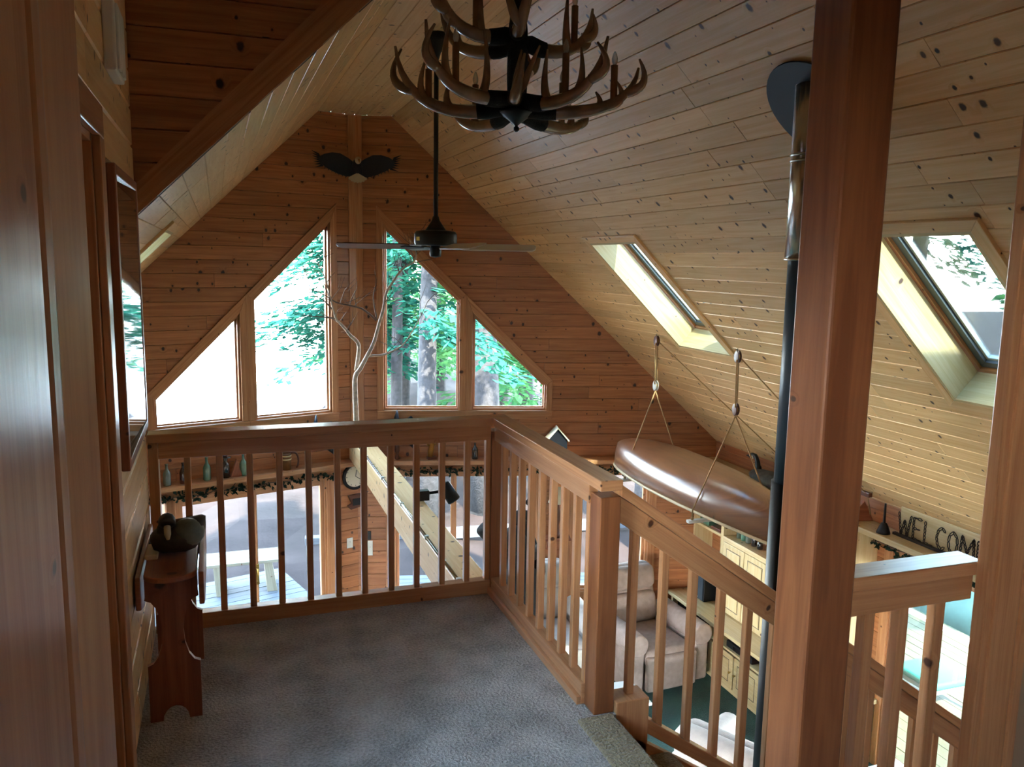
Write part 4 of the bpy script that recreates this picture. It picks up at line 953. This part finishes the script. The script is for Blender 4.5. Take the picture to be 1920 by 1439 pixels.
mb = MB(); mb.prism([PW('l', u, z, .04) for u, z in ((-.05, -.975), (.08, -.975), (.08, -.90), (-.05, -.90))], NL*.008); mb.build('panel', 'darkvoid', sg)
def switch(p, nrm, side, label, w=.07, h=.115):
    t = thing('light_switch', label, 'switch', p); p = V(p); s_ = V(side)
    mb = MB(); mb.obox(p-s_*w/2-V((0, 0, h/2)), s_*w, (0, 0, h), V(nrm)*.006); mb.build('plate', 'white', t, bevel=.002)
    mb = MB(); mb.obox(p-s_*.008-V((0, 0, .015))+V(nrm)*.006, s_*.016, (0, 0, .03), V(nrm)*.006); mb.build('rocker', 'white', t, bevel=.001)
switch(PW('l', .105, -1.40, .003), NL, UL, 'pale switch plate left of the corner post below the clock')
switch(PW('r', .125, -1.48, .003), NR, UR, 'narrow pale switch plate right of the corner post', .06, .17)
switch(PW('r', 3.43, -1.54, .003), NR, UR, 'pale switch plate right of the last front window')
mb = MB(); mb.box(-.018, .018, -.012, 0, -.05, .05); kf = solo(mb, 'wall_thermometer', 'black', 'small black wall thermometer above the narrow switch plate', 'thermometer', bevel=.004); kf.location = PW('r', .12, -1.33, .016); kf.rotation_euler = (0, 0, -AR)
# lamp and shelf of ornaments between the two right windows
lp = thing('table_lamp', 'lamp with a white cone shade on a small wall bracket between the front windows', 'lamp', PW('r', 2.18, -1.36, .11))
c = PW('r', 2.18, 0, .12)
mb = MB(); mb.lathe([(.05, -1.34), (.03, -1.30), (.022, -1.2), (.045, -1.1), (.02, -.97), (.012, -.9)], (c.x, c.y, 0), 16); mb.build('base', 'block', lp, smooth=True)
mb = MB(); mb.lathe([(.105, -.945), (.04, -.78), (.036, -.78), (.10, -.943)], (c.x, c.y, 0), 24); mb.build('lamp_shade', 'shade', lp, smooth=True)
bs = thing('bracket_shelf', 'small dark bracket shelf carrying the white shaded lamp', 'shelf', PW('r', 2.18, -1.36, .02))
mb = MB(); mb.prism([PW('r', u, -1.365, d) for u, d in ((2.03, .022), (2.33, .022), (2.33, .2), (2.03, .2))], (0, 0, .022)); mb.build('board', 'bench', bs, bevel=.003)
for u in (2.08, 2.28):
    mb = MB(); mb.prism([PW('r', u, -1.365, .022), PW('r', u, -1.365, .16), PW('r', u, -1.52, .022)], UR*.02); mb.build('bracket', 'bench', bs)

# ------------------------------------------------------------------ hanging canoe, pulleys, ropes
can = thing('canoe', 'small varnished wooden canoe hung upside down from ropes', 'canoe', (3.9, 6.24, -.2))
def csec(t, k=1., n=13):
    w = .36*(1-abs(t)**2.3)**.85*k+.004; zk = -.025-.16*abs(t)**4.5; zg = -.30-.10*abs(t)**3; y = 6.24+1.41*t
    return [V((3.9+w*math.copysign(abs(math.cos(a))**.75, math.cos(a)), y+(.0 if abs(t) < .9 else 0), zg+(zk-zg)*abs(math.sin(a))**.62)) for a in [math.pi*i/(n-1) for i in range(n)]]
ts = [-1, -.985, -.95, -.88, -.78, -.65, -.5, -.3, -.1, .1, .3, .5, .65, .78, .88, .95, .985, 1]
mb = MB(); mb.loft([csec(t) for t in ts], closed=False, cap=False); hull = mb.build('hull', 'canoe', can, smooth=True); hull.modifiers.new('thick', 'SOLIDIFY').thickness = .008
hull.data.uv_layers[0].data  # planks run along the hull
for i_, l_ in enumerate(hull.data.loops):
    v_ = hull.data.vertices[l_.vertex_index].co; hull.data.uv_layers[0].data[i_].uv = (v_.y, v_.z*.9+abs(v_.x)*.6)
for e in (0, -1):
    mb = MB(); mb.tube([csec(t)[e]+V((0, 0, 0)) for t in ts], .013, 6); mb.build('gunwale', 'gun', can, smooth=True)
for y, w in ((5.6, .26), (6.3, .345), (7.0, .25)):
    mb = MB(); mb.box(3.9-w, 3.9+w, y-.03, y+.03, -.30, -.28); mb.build('thwart', 'gun', can, bevel=.004)
for s_ in (-1, 1):
    mb = MB(); mb.prism([(3.9, 6.24+s_*1.40, -.395), (3.83, 6.24+s_*1.18, -.36), (3.97, 6.24+s_*1.18, -.36)], (0, 0, .015)); mb.build('deck_plate', 'gun', can)
def pulley(name, c, mat, label):
    t = thing('pulley_block', label, 'pulley', c); c = V(c)
    for s_ in (-1, 1):
        mb = MB(); mb.lathe([(.002, 0), (.030, 0), (.034, .005), (.030, .010), (.002, .010)], c+V((s_*.012-.005, 0, 0)), 18, (1, 0, 0), 1, 1.5); mb.build('cheek', mat, t, smooth=True, bevel=.001)
    mb = MB(); mb.lathe([(.022, -.008), (.018, 0), (.022, .008)], c, 16, (1, 0, 0)); mb.build('sheave', 'brass', t)
    mb = MB(); mb.tube([c+V((0, 0, .03)), c+V((0, .012, .055)), c+V((0, 0, .075)), c+V((0, -.012, .055)), c+V((0, 0, .03))], .004, 6); mb.build('hook', 'black', t, smooth=True)
def rope(pts, label, r=.006, group=None):
    t = MB(); t.tube([V(p)-V(pts[0]) for p in pts], r, 6); o = t.build('rope', 'rope', None, smooth=True); o.location = pts[0]; tag(o, label, 'rope', group)
for i, (y, nm) in enumerate(((6.87, 'far'), (5.57, 'near'))):
    zu = roof(3.87)-.085; zl = .53-.0*i
    pulley('p', (3.87, y, zu), 'block', 'brown pulley block on the ceiling above the %s end of the canoe' % nm)
    pulley('p', (3.88, y, zl), 'blockw' if i == 0 else 'block', ('worn grey lower pulley block over the far end of the canoe', 'brown lower pulley block over the near end of the canoe')[i])
    for dx in (-.024, .024): rope([(3.87+dx, y+dx, zu-.02), (3.88+dx, y+dx, zl+.02)], ('left fall of rope between the %s pulley blocks', 'right fall of rope between the %s pulley blocks')[dx > 0] % nm, .006)
    w = (.24, .30)[i]
    for s_ in (-1, 1): rope([(3.88, y, zl-.05), (3.9+s_*(w+.06), y+.02, -.28), (3.9+s_*(w+.06), y+.02, -.355)], 'sling rope on the %s side of the canoe at its %s end' % (('window', 'wall')[s_ > 0], nm), .006)
    sb = thing('sling_bar', 'white spreader bar under the %s end of the canoe' % nm, 'spreader bar', (3.9, y, -.37))
    mb = MB(); mb.box(3.9-w-.10, 3.9+w+.10, y-.0, y+.045, -.385, -.36); mb.build('bar', 'white', sb, bevel=.004)
    for s_ in (-1, 1):
        mb = MB(); mb.tube([(3.9+s_*(w+.06), y+.02, -.36), (3.9+s_*(w+.06), y+.02, -.34)], .012); mb.build('knot', 'rope', sb)
rope([(3.89, 6.85, roof(3.89)-.08), (5.10, 6.45, roof(5.10)-.04)], 'long hoist rope running down the ceiling from the far pulley')
rope([(3.89, 5.55, roof(3.89)-.08), (5.13, 5.42, roof(5.13)-.045), (5.16, 5.40, -.40)], 'long hoist rope running down the ceiling from the near pulley')
mb = MB(); mb.box(-.02, .02, -.05, .05, -.03, .01); o = solo(mb, 'rope_cleat', 'block', 'wooden cleat on the ceiling holding the near hoist rope', 'cleat', bevel=.006); o.location = (5.12, 5.42, roof(5.12)-.035)

# goose, welcome sign and wedge on the ledge
gs = thing('goose_decoy', 'black necked goose decoy with white cheek on the right ledge', 'decoy', (5.05, 6.5, -.47))
ZG = -.47
rings = []
for y, w, z0, z1 in ((6.78, .02, .10, .13), (6.76, .07, .05, .18), (6.70, .10, .01, .21), (6.58, .125, 0, .225), (6.42, .12, .0, .22), (6.28, .09, .03, .20), (6.16, .05, .09, .17), (6.08, .015, .12, .14)):
    rings.append([V((5.05+w*math.cos(a), y, ZG+.62*((z0+z1)/2+(z1-z0)/2*math.sin(a)))) for a in [2*math.pi*k/14 for k in range(14)]])
mb = MB(); mb.loft(rings); mb.build('body', 'goose_g', gs, smooth=True)
nk = smooth_path([(5.05, 6.70, ZG+0.105), (5.05, 6.715, ZG+0.155), (5.05, 6.73, ZG+0.205), (5.05, 6.76, ZG+0.239), (5.05, 6.80, ZG+0.242), (5.05, 6.85, ZG+0.229), (5.05, 6.91, ZG+0.217)], 4)
mb = MB(); mb.tube(nk, [.034]*4+[.026]*4+[.022]*4+[.024]*4+[.028]*3+[.023]*2+[.014, .011, .008, .005], 12); nko = mb.build('neck', 'goose_b', gs, smooth=True)
for s_ in (-1, 1):
    mb = MB(); mb.ball((5.05+s_*.019, 6.785, ZG+0.229), (.010, .018, .018), 10, 6); mb.build('cheek_patch', 'goose_w', nko, smooth=True)
gs.location.y += .11
ws = thing('welcome_sign', 'rusty welded chain sign spelling WELCOME on the ledge', 'sign', (5.14, 4.72, -.47))
LET = {'W': [[(0, 1), (.25, 0), (.5, .7), (.75, 0), (1, 1)]], 'E': [[(.9, 1), (.1, 1), (.1, 0), (.9, 0)], [(.1, .5), (.75, .5)]], 'L': [[(.1, 1), (.1, 0), (.9, 0)]],
       'C': [[(.9, .85), (.6, 1), (.25, .85), (.1, .5), (.25, .15), (.6, 0), (.9, .15)]], 'O': [[(.5, 1), (.15, .8), (.08, .5), (.15, .2), (.5, 0), (.85, .2), (.92, .5), (.85, .8), (.5, 1)]], 'M': [[(0, 0), (.1, 1), (.5, .3), (.9, 1), (1, 0)]]}
y = 5.06
for chx in 'WELCOME':
    w = .125 if chx in 'WM' else .095; mb = MB()
    for st in LET[chx]:
        P3 = [V((5.13, y-u*w, -.445+.17*v)) for u, v in st]
        for a, b in zip(P3, P3[1:]):
            n_ = max(1, int((b-a).length/.026))
            for k in range(n_):
                p = a.lerp(b, k/n_); q = a.lerp(b, (k+1)/n_); d = (q-p)*.62; s_ = (V((1, 0, 0)) if k % 2 else d.cross(V((1, 0, 0))).normalized())*.008; m_ = (p+q)/2
                mb.tube([m_-d, m_-d*.5+s_, m_+d*.5+s_, m_+d, m_+d*.5-s_, m_-d*.5-s_, m_-d], .0042, 5)
    mb.build('letter', 'chain', ws, smooth=True); y -= w+.018
mb = MB(); mb.box(5.115, 5.145, 4.18, 5.10, -.47, -.45); mb.build('base_bar', 'chain', ws)
mb = MB(); mb.box(5.165, 5.18, 4.1, 5.08, -.47, -.235); mb.build('backboard', 'pale', ws, bevel=.003)
iv = thing('iron_bell', 'black iron bell with upright handle left of the chain sign', 'bell', (5.06, 5.14, -.47))
mb = MB(); mb.lathe([(.055, 0), (.05, .02), (.035, .06), (.022, .085), (.004, .09)], (5.06, 5.14, -.47), 16); mb.build('bell', 'black', iv, smooth=True)
mb = MB(); mb.tube([(5.06, 5.14, -.39), (5.06, 5.14, -.22)], [.012, .008]); mb.build('handle', 'black', iv)
mb = MB(); mb.prism([(5.0, 5.52, -.47), (5.22, 5.46, -.47), (5.13, 5.48, -.29)], (0, -.04, 0)); solo(mb, 'wooden_bracket', 'bench', 'triangular wooden bracket standing on the ledge below the cleat', 'bracket', loc=(5.1, 5.46, -.47), bevel=.004)
# ------------------------------------------------------------------ wall unit on the right wall
wu = thing('wall_unit', 'built in pale pine wall unit with panel doors on the right wall', 'cabinet', (5.0, 6.6, GF))
XF = 4.742
def pb(nm, mat, *b, par=wu, bev=.003):
    m_ = MB(); m_.box(*b); return m_.build(nm, mat, par, bevel=bev)
pb('plinth', 'pale', XF, 5.24, 5.25, 7.80, GF, GF+.05); pb('counter', 'pale', XF-.02, 5.24, 5.22, 7.90, -2.04, -2.0)
for yy in (7.80, 7.02, 5.25): pb('upright', 'pale', XF, 5.24, yy-.0, yy+.04, GF+.05, -2.04)
pb('carcass_back', 'darkvoid', 5.2, 5.24, 5.25, 7.86, GF+.05, -2.04)
pb('slot_shelf', 'pale', XF, 5.2, 5.29, 7.02, -2.19, -2.165)
def pdoor(y0, y1, z0, z1, x, knob):
    d = pb('door', 'pale', x-.018, x, y0, y1, z0, z1)
    w = .055
    for q in ((y0+w, y1-w, z0+w, z1-w),):
        m_ = MB(); m_.box(x-.024, x-.018, q[0]+.012, q[1]-.012, q[2]+.012, q[3]-.012); m_.build('raised_panel', 'pale', d, bevel=.005)
        for g in ((q[0], q[0]+.006, q[2], q[3]), (q[1]-.006, q[1], q[2], q[3]), (q[0], q[1], q[2], q[2]+.006), (q[0], q[1], q[3]-.006, q[3])):
            m_ = MB(); m_.box(x-.0186, x-.017, *g); m_.build('groove', 'darkvoid', d)
    m_ = MB(); m_.lathe([(.006, 0), (.006, .012), (.014, .02), (.010, .028), (.001, .03)], (x-.018, knob, (z0+z1)/2), 10, (-1, 0, 0)); m_.build('knob', 'brass', d, smooth=True)
for k in range(4): pdoor(6.60-k*.43, 7.00-k*.43, GF+.06, -2.195, XF, 6.62-k*.43 if k % 2 == 0 else 6.97-k*.43)
XU = 5.0
pb('tall_stile', 'pale', XU, 5.24, 7.27, 7.32, -2.0, -.52); pb('tall_stile', 'pale', XU, 5.24, 7.82, 7.86, -2.0, -.52)
pb('open_shelf', 'pale', XU, 5.24, 7.32, 7.82, -1.215, -1.185); pb('open_shelf', 'pale', XU, 5.24, 5.4, 7.27, -1.215, -1.185); pb('upper_carcass', 'pale', XU+.001, 5.24, 5.4, 7.27, -2.0, -1.215)
for k in range(4): pdoor(6.87-k*.37, 7.23-k*.37, -1.985, -1.235, XU, 6.90-k*.37 if k % 2 == 0 else 7.2-k*.37)
pb('tall_stile', 'pale', XU, 5.24, 5.36, 5.40, -2.0, -.52)
tv = thing('television', 'large black television set into the lower left bay of the wall unit', 'television', (5.0, 7.4, GF+.05))
pb('cabinet', 'black', 4.80, 5.19, 7.08, 7.79, GF+.052, -2.06, par=tv); pb('screen', 'tv', 4.79, 4.80, 7.11, 7.76, GF+.09, -2.09, par=tv)
sk = thing('speaker', 'black speaker standing on the counter of the wall unit', 'speaker', (5.08, 7.62, -2.0))
pb('cabinet', 'black', 4.92, 5.16, 7.46, 7.70, -2.0, -1.62, par=sk, bev=.006); pb('grille', 'charcoal', 4.912, 4.92, 7.475, 7.685, -1.985, -1.635, par=sk); pb('badge', 'white', 4.910, 4.913, 7.565, 7.60, -1.975, -1.965, par=sk, bev=0)
vp = thing('media_player', 'black media player in the slot of the wall unit', 'media player', (4.95, 6.5, -2.165))
pb('case', 'black', 4.77, 5.1, 6.35, 6.78, -2.165, -2.10, par=vp); pb('display', 'tv', 4.766, 4.77, 6.45, 6.66, -2.15, -2.12, par=vp)
mb = MB(); mb.box(5.03, 5.19, 7.60, 7.78, -1.185, -1.06); solo(mb, 'storage_tin', 'bot_g', 'pale green tin on the open shelf of the wall unit', 'tin', loc=(5.1, 7.7, -1.185), bevel=.006)
mb = MB(); mb.box(5.02, 5.2, 7.36, 7.54, -1.185, -1.155); solo(mb, 'flat_book', 'block', 'brown flat book lying on the open shelf of the wall unit', 'book', loc=(5.1, 7.45, -1.185), bevel=.003)
pf = thing('framed_picture', 'small gold framed picture standing below the open shelf', 'picture', (5.14, 7.5, -2.0))
pb('frame', 'gold', 5.15, 5.17, 7.36, 7.46, -1.62, -1.24, par=pf); pb('print', 'shade', 5.146, 5.15, 7.375, 7.445, -1.60, -1.26, par=pf, bev=0)
for k, (yy, hh, mt) in enumerate(((7.16, .20, 'bot_c'), (7.08, .17, 'bot_g'), (7.00, .22, 'bot_c'), (6.90, .15, 'bot_d'), (6.80, .12, 'bot_d'))):
    bottle((5.12, yy, -1.185), hh, .030, mt, ('pale bottle nearest the tall stile on the wall unit top', 'short green bottle second from the tall stile', 'tallest pale bottle on top of the wall unit doors', 'dark bottle fourth from the tall stile', 'smallest dark bottle on top of the wall unit doors')[k], .35, 'bottles on top of the wall unit')

# ------------------------------------------------------------------ seating downstairs
def recliner(label, loc, rz, mat):
    t = thing('recliner', label, 'armchair', (0, 0, 0), None); ORG[t.name] = V((0, 0, 0))
    rbox(t, 'base', mat, -.40, .40, -.38, .36, .02, .30, .05); rbox(t, 'seat_cushion', mat, -.29, .29, -.46, .25, .30, .47, .07)
    T_ = Matrix.Translation((0, .28, .40)) @ Matrix.Rotation(math.radians(-14), 4, 'X')
    rbox(t, 'backrest', mat, -.33, .33, -.02, .20, -.05, .66, .09, T_)
    rbox(t, 'head_cushion', mat, -.31, .31, -.09, .10, .38, .64, .08, T_); rbox(t, 'lumbar_cushion', mat, -.29, .29, -.10, .08, .04, .36, .07, T_)
    for s_ in (-1, 1):
        rbox(t, 'arm', mat, s_*.38-.09, s_*.38+.09, -.44, .34, .05, .54, .04)
        m_ = MB(); m_.tube([(s_*.38, -.46, .55), (s_*.38, .32, .55)], .115, 18); a = m_.build('rolled_arm', mat, t, smooth=True); b_ = a.modifiers.new('round', 'BEVEL'); b_.width = .02; b_.segments = 3; b_.limit_method = 'ANGLE'
    rbox(t, 'footrest', mat, -.29, .29, -.50, -.42, .06, .42, .03)
    t.location = loc; t.rotation_euler = (0, 0, rz); return t
recliner('beige recliner in front of the last front window beside the wall unit', (4.13, 7.28, GF), math.radians(4), 'recl')
recliner('beige recliner under the long front window behind the corner of the railing', (3.17, 7.66, GF), math.radians(-4), 'recl_w')
recliner('cream recliner seen through the stair balusters nearest the stairs', (3.62, 4.78, GF), math.radians(118), 'recl_w')
def table(name, label, x0, x1, y0, y1, z, mat, cat='table'):
    t = thing(name, label, cat, ((x0+x1)/2, (y0+y1)/2, GF)); pb('top', mat, x0, x1, y0, y1, z-.03, z, par=t, bev=.006)
    for x in (x0+.04, x1-.04):
        for yy in (y0+.04, y1-.04): pb('leg', 'pale', x-.018, x+.018, yy-.018, yy+.018, GF, z-.03, par=t)
table('side_table', 'small white topped side table between the stair newel and the recliner', 3.18, 3.52, 6.05, 6.48, -2.18, 'white')
table('low_table', 'white topped low table near the side glass door', 4.25, 4.85, 4.10, 4.62, -2.12, 'white')
# black bear figure
def skin_body(name, mat, parent, V_, E_, R_, sub=2):
    me = bpy.data.meshes.new(name); o_ = ORG.get(parent.name, V((0, 0, 0))); me.from_pydata([tuple(V(p)-o_) for p in V_], E_, []); ob = bpy.data.objects.new(name, me); C.objects.link(ob); ob.parent = parent
    sk_ = ob.modifiers.new('skin', 'SKIN')
    for i, r in enumerate(R_):
        d = me.skin_vertices[0].data[i]; d.radius = (r, r); d.use_root = i == 0
    sb_ = ob.modifiers.new('sub', 'SUBSURF'); sb_.levels = 1; sb_.render_levels = sub; me.materials.append(M[mat])
    for p in me.polygons: p.use_smooth = True
    sk_.use_smooth_shade = True; return ob
bx, by = 2.66, 7.20
be = thing('bear_figure', 'tall black bear figure standing upright with raised paws behind the railing corner', 'bear figure', (bx, by, GF))
z0 = GF
bvv = [(bx, by, .80), (bx+.01, by, 1.15), (bx, by-.01, 1.48), (bx-.0, by-.03, 1.74), (bx-.0, by-.05, 1.90), (bx-.03, by-.17, 1.87),
       (bx-.13, by-.05, 1.52), (bx-.22, by-.06, 1.62), (bx-.33, by-.04, 1.78), (bx-.37, by-.03, 1.84),
       (bx+.12, by-.09, 1.54), (bx+.02, by-.22, 1.56), (bx-.14, by-.18, 1.72), (bx-.20, by-.17, 1.79),
       (bx-.11, by-.02, .58), (bx-.12, by-.03, .30), (bx-.12, by-.03, .06), (bx-.13, by-.15, .05),
       (bx+.11, by-.02, .58), (bx+.12, by-.03, .30), (bx+.12, by-.03, .06), (bx+.13, by-.15, .05)]
bvv = [(x_, y_, z0+z_) for x_, y_, z_ in bvv]
be_e = [(0, 1), (1, 2), (2, 3), (3, 4), (4, 5), (2, 6), (6, 7), (7, 8), (8, 9), (2, 10), (10, 11), (11, 12), (12, 13), (0, 14), (14, 15), (15, 16), (16, 17), (0, 18), (18, 19), (19, 20), (20, 21)]
skin_body('body', 'bear', be, bvv, be_e, [.19, .21, .17, .10, .11, .05, .08, .085, .12, .13, .08, .085, .12, .13, .11, .085, .065, .05, .11, .085, .065, .05])
for s_ in (-1, 1):
    mb = MB(); mb.ball((bx+s_*.08, by-.02, z0+2.0), (.035, .018, .035), 10, 6); mb.build('ear', 'bear', be, smooth=True)
mb = MB(); mb.ball((bx-.035, by-.225, z0+1.885), (.018, .015, .014), 8, 6); mb.build('nose', 'black', be, smooth=True)

# ------------------------------------------------------------------ loft: hall bench, decoy, phone, picture, chime
hb = thing('hall_bench', 'narrow reddish wooden bench with cut out ends against the left wall', 'bench', (-.19, 3.3, 0))
oc = -.190
top = [(oc+.09*math.cos(a), (3.30+.235*(1 if math.sin(a) >= 0 else -1)+.075*math.sin(a)), .545) for a in [2*math.pi*k/28 for k in range(28)]]
mb = MB(); mb.prism(top, (0, 0, .022), (0, 1, 0)); mb.build('seat', 'bench', hb, bevel=.005)
def endp(y):
    o = []
    R_ = lambda x, z: o.append((oc+x, y, z))
    for k in range(9): a = math.pi*k/8; R_(-.045*math.cos(a)*1.0, .055*math.sin(a))        # arch at the foot
    R_(.088, 0); R_(.088, .215)
    for k in range(9): a = -math.pi/2+math.pi*k/8; R_(.090-.055*math.cos(a), .34+.125*math.sin(a)*1.0)
    R_(.088, .48); R_(.088, .545); R_(-.088, .545); R_(-.088, .48)
    for k in range(9): a = math.pi/2-math.pi*k/8; R_(-.090+.055*math.cos(a), .34+.125*math.sin(a))
    R_(-.088, .215); R_(-.088, 0)
    m_ = MB(); m_.prism(o, (0, .02, 0), (0, 0, 1)); m_.build('end_panel', 'bench', hb, bevel=.003)
endp(3.06); endp(3.52)
for x in (oc-.112, oc+.094):
    m_ = MB(); m_.prism([(x, 3.0, .455), (x, 3.0, .575), (x, 3.62, .575), (x, 3.62, .455), (x, 3.50, .42), (x, 3.12, .42)], (.018, 0, 0), (0, 1, 0)); m_.build('side_apron', 'bench', hb, bevel=.004)
dk = thing('duck_decoy', 'carved duck decoy with turned head sitting on the hall bench', 'decoy', (-.165, 3.27, .567))
rg = []
for x, w, a0, a1 in ((-.268, .015, .05, .07), (-.255, .05, .015, .085), (-.225, .07, .0, .105), (-.185, .085, 0, .12), (-.145, .085, .0, .125), (-.11, .07, .01, .13), (-.085, .045, .04, .135), (-.070, .012, .085, .13)):
    rg.append([V((x, 3.27+w*math.cos(a), .567+(a0+a1)/2+(a1-a0)/2*math.sin(a))) for a in [2*math.pi*k/14 for k in range(14)]])
mb = MB(); mb.loft(rg); mb.build('body', 'duckb', dk, smooth=True)
mb = MB(); mb.tube(smooth_path([(-.215, 3.25, .65), (-.207, 3.235, .69), (-.203, 3.215, .705), (-.203, 3.195, .695)], 4), [.03]*3+[.027]*4+[.030]*5+[.016], 12); hd = mb.build('head', 'duckb', dk, smooth=True)
mb = MB(); mb.tube([(-.202, 3.19, .69), (-.200, 3.165, .668), (-.198, 3.150, .655)], [.012, .012, .006], 8); mb.build('bill', 'eagle_w', hd, smooth=True)
mb = MB(); mb.ball((-.135, 3.24, .645), (.062, .055, .055), 12, 8); mb.build('wing_back', 'duckg', dk, smooth=True)
ph = thing('handset', 'beige cordless handset lying on the hall bench beside the wall', 'telephone', (-.262, 3.30, .575))
mb = MB(); mb.box(-.283, -.238, 3.19, 3.40, .567, .587); mb.build('case', 'shade', ph, bevel=.005)
mb = MB(); mb.box(-.278, -.245, 3.32, 3.38, .587, .589); mb.build('display', 'greyc', ph)
fp = thing('picture_frame', 'tall dark framed picture on the left wall reflecting the windows', 'picture', (-.30, 3.24, 1.47))
for q in ((2.865, 2.90, .985, 1.955), (3.58, 3.615, .985, 1.955), (2.90, 3.58, .985, 1.02), (2.90, 3.58, 1.92, 1.955)):
    m_ = MB(); m_.box(XL+.001, XL+.028, *q); m_.build('frame', 'bench', fp, bevel=.004)
m_ = MB(); m_.prism([(XL+.006, 2.90, 1.02), (XL+.0223, 3.58, 1.02), (XL+.0223, 3.58, 1.92), (XL+.006, 2.90, 1.92)], (.003, 0, 0)); m_.build('glazed_print', 'art', fp)
cm = thing('door_chime', 'white louvred chime box high on the left wall', 'door chime', (-.3, 3.06, 2.37))
m_ = MB(); m_.box(XL, XL+.035, 2.98, 3.24, 2.25, 2.47); m_.build('box', 'white', cm, bevel=.006)
for k in range(3):
    m_ = MB(); m_.box(XL+.035, XL+.043, 3.02+k*.07, 3.07+k*.07, 2.26, 2.46); m_.build('louvre', 'white', cm, bevel=.003)
# ------------------------------------------------------------------ side deck furniture
cv = thing('covered_table', 'sage green tarpaulin draped over a table beyond the side deck', 'patio table', (9.6, 8.3, -3.05))
rg = []
for z, r in ((-3.04, .92), (-2.6, .86), (-2.25, .80), (-2.12, .70), (-2.08, .3), (-2.075, .02)):
    rg.append([V((9.6+(r+.05*math.sin(5*a))*math.cos(a), 8.3+(r+.05*math.sin(5*a))*math.sin(a), z)) for a in [2*math.pi*k/40 for k in range(40)]])
mb = MB(); mb.loft(rg); mb.build('cover', 'greenc', cv, smooth=True)
mb = MB(); mb.tube([(9.6, 8.3, -2.08), (9.6, 8.3, -1.3)], .025); mb.build('parasol_pole', 'white', cv)
dc = thing('deck_stool', 'low deck stool with a teal cushion outside the side door', 'stool', (6.75, 6.05, -2.74))
rbox(dc, 'cushion', 'tealc', 6.50, 7.05, 5.80, 6.32, -2.46, -2.38, .03); pb('seat_frame', 'bench_grey', 6.51, 7.04, 5.81, 6.31, -2.50, -2.46, par=dc)
for x in (6.54, 7.01):
    for yy in (5.84, 6.28): pb('leg', 'bench_grey', x-.02, x+.02, yy-.02, yy+.02, -2.74, -2.48, par=dc)
gc = thing('deck_chair', 'deck chair under a dark grey cover outside the side door', 'chair', (6.25, 6.75, -2.74))
rg = []
for z, k in ((-2.735, 1.), (-2.35, .95), (-2.15, .9), (-1.95, .55), (-1.9, .1)):
    rg.append([V((6.25+.30*k*math.cos(a)*(1+.06*math.sin(7*a)), 6.75+(.30*k*math.sin(a)+.10*(1-k)), z)) for a in [2*math.pi*j/28 for j in range(28)]])
mb = MB(); mb.loft(rg); mb.build('cover', 'greyc', gc, smooth=True)
for x in (6.05, 6.45):
    pb('leg', 'bench_grey', x-.02, x+.02, 6.55, 6.59, -2.74, -2.70, par=gc)
pb_ = MB(); pb_.box(8.28, 8.36, 1.0, 8.0, -2.80, -2.70); solo(pb_, 'deck_kerb', 'white', 'white kerb board along the outer edge of the side deck', 'kerb', loc=(8.32, 4.5, -2.75), bevel=.004)
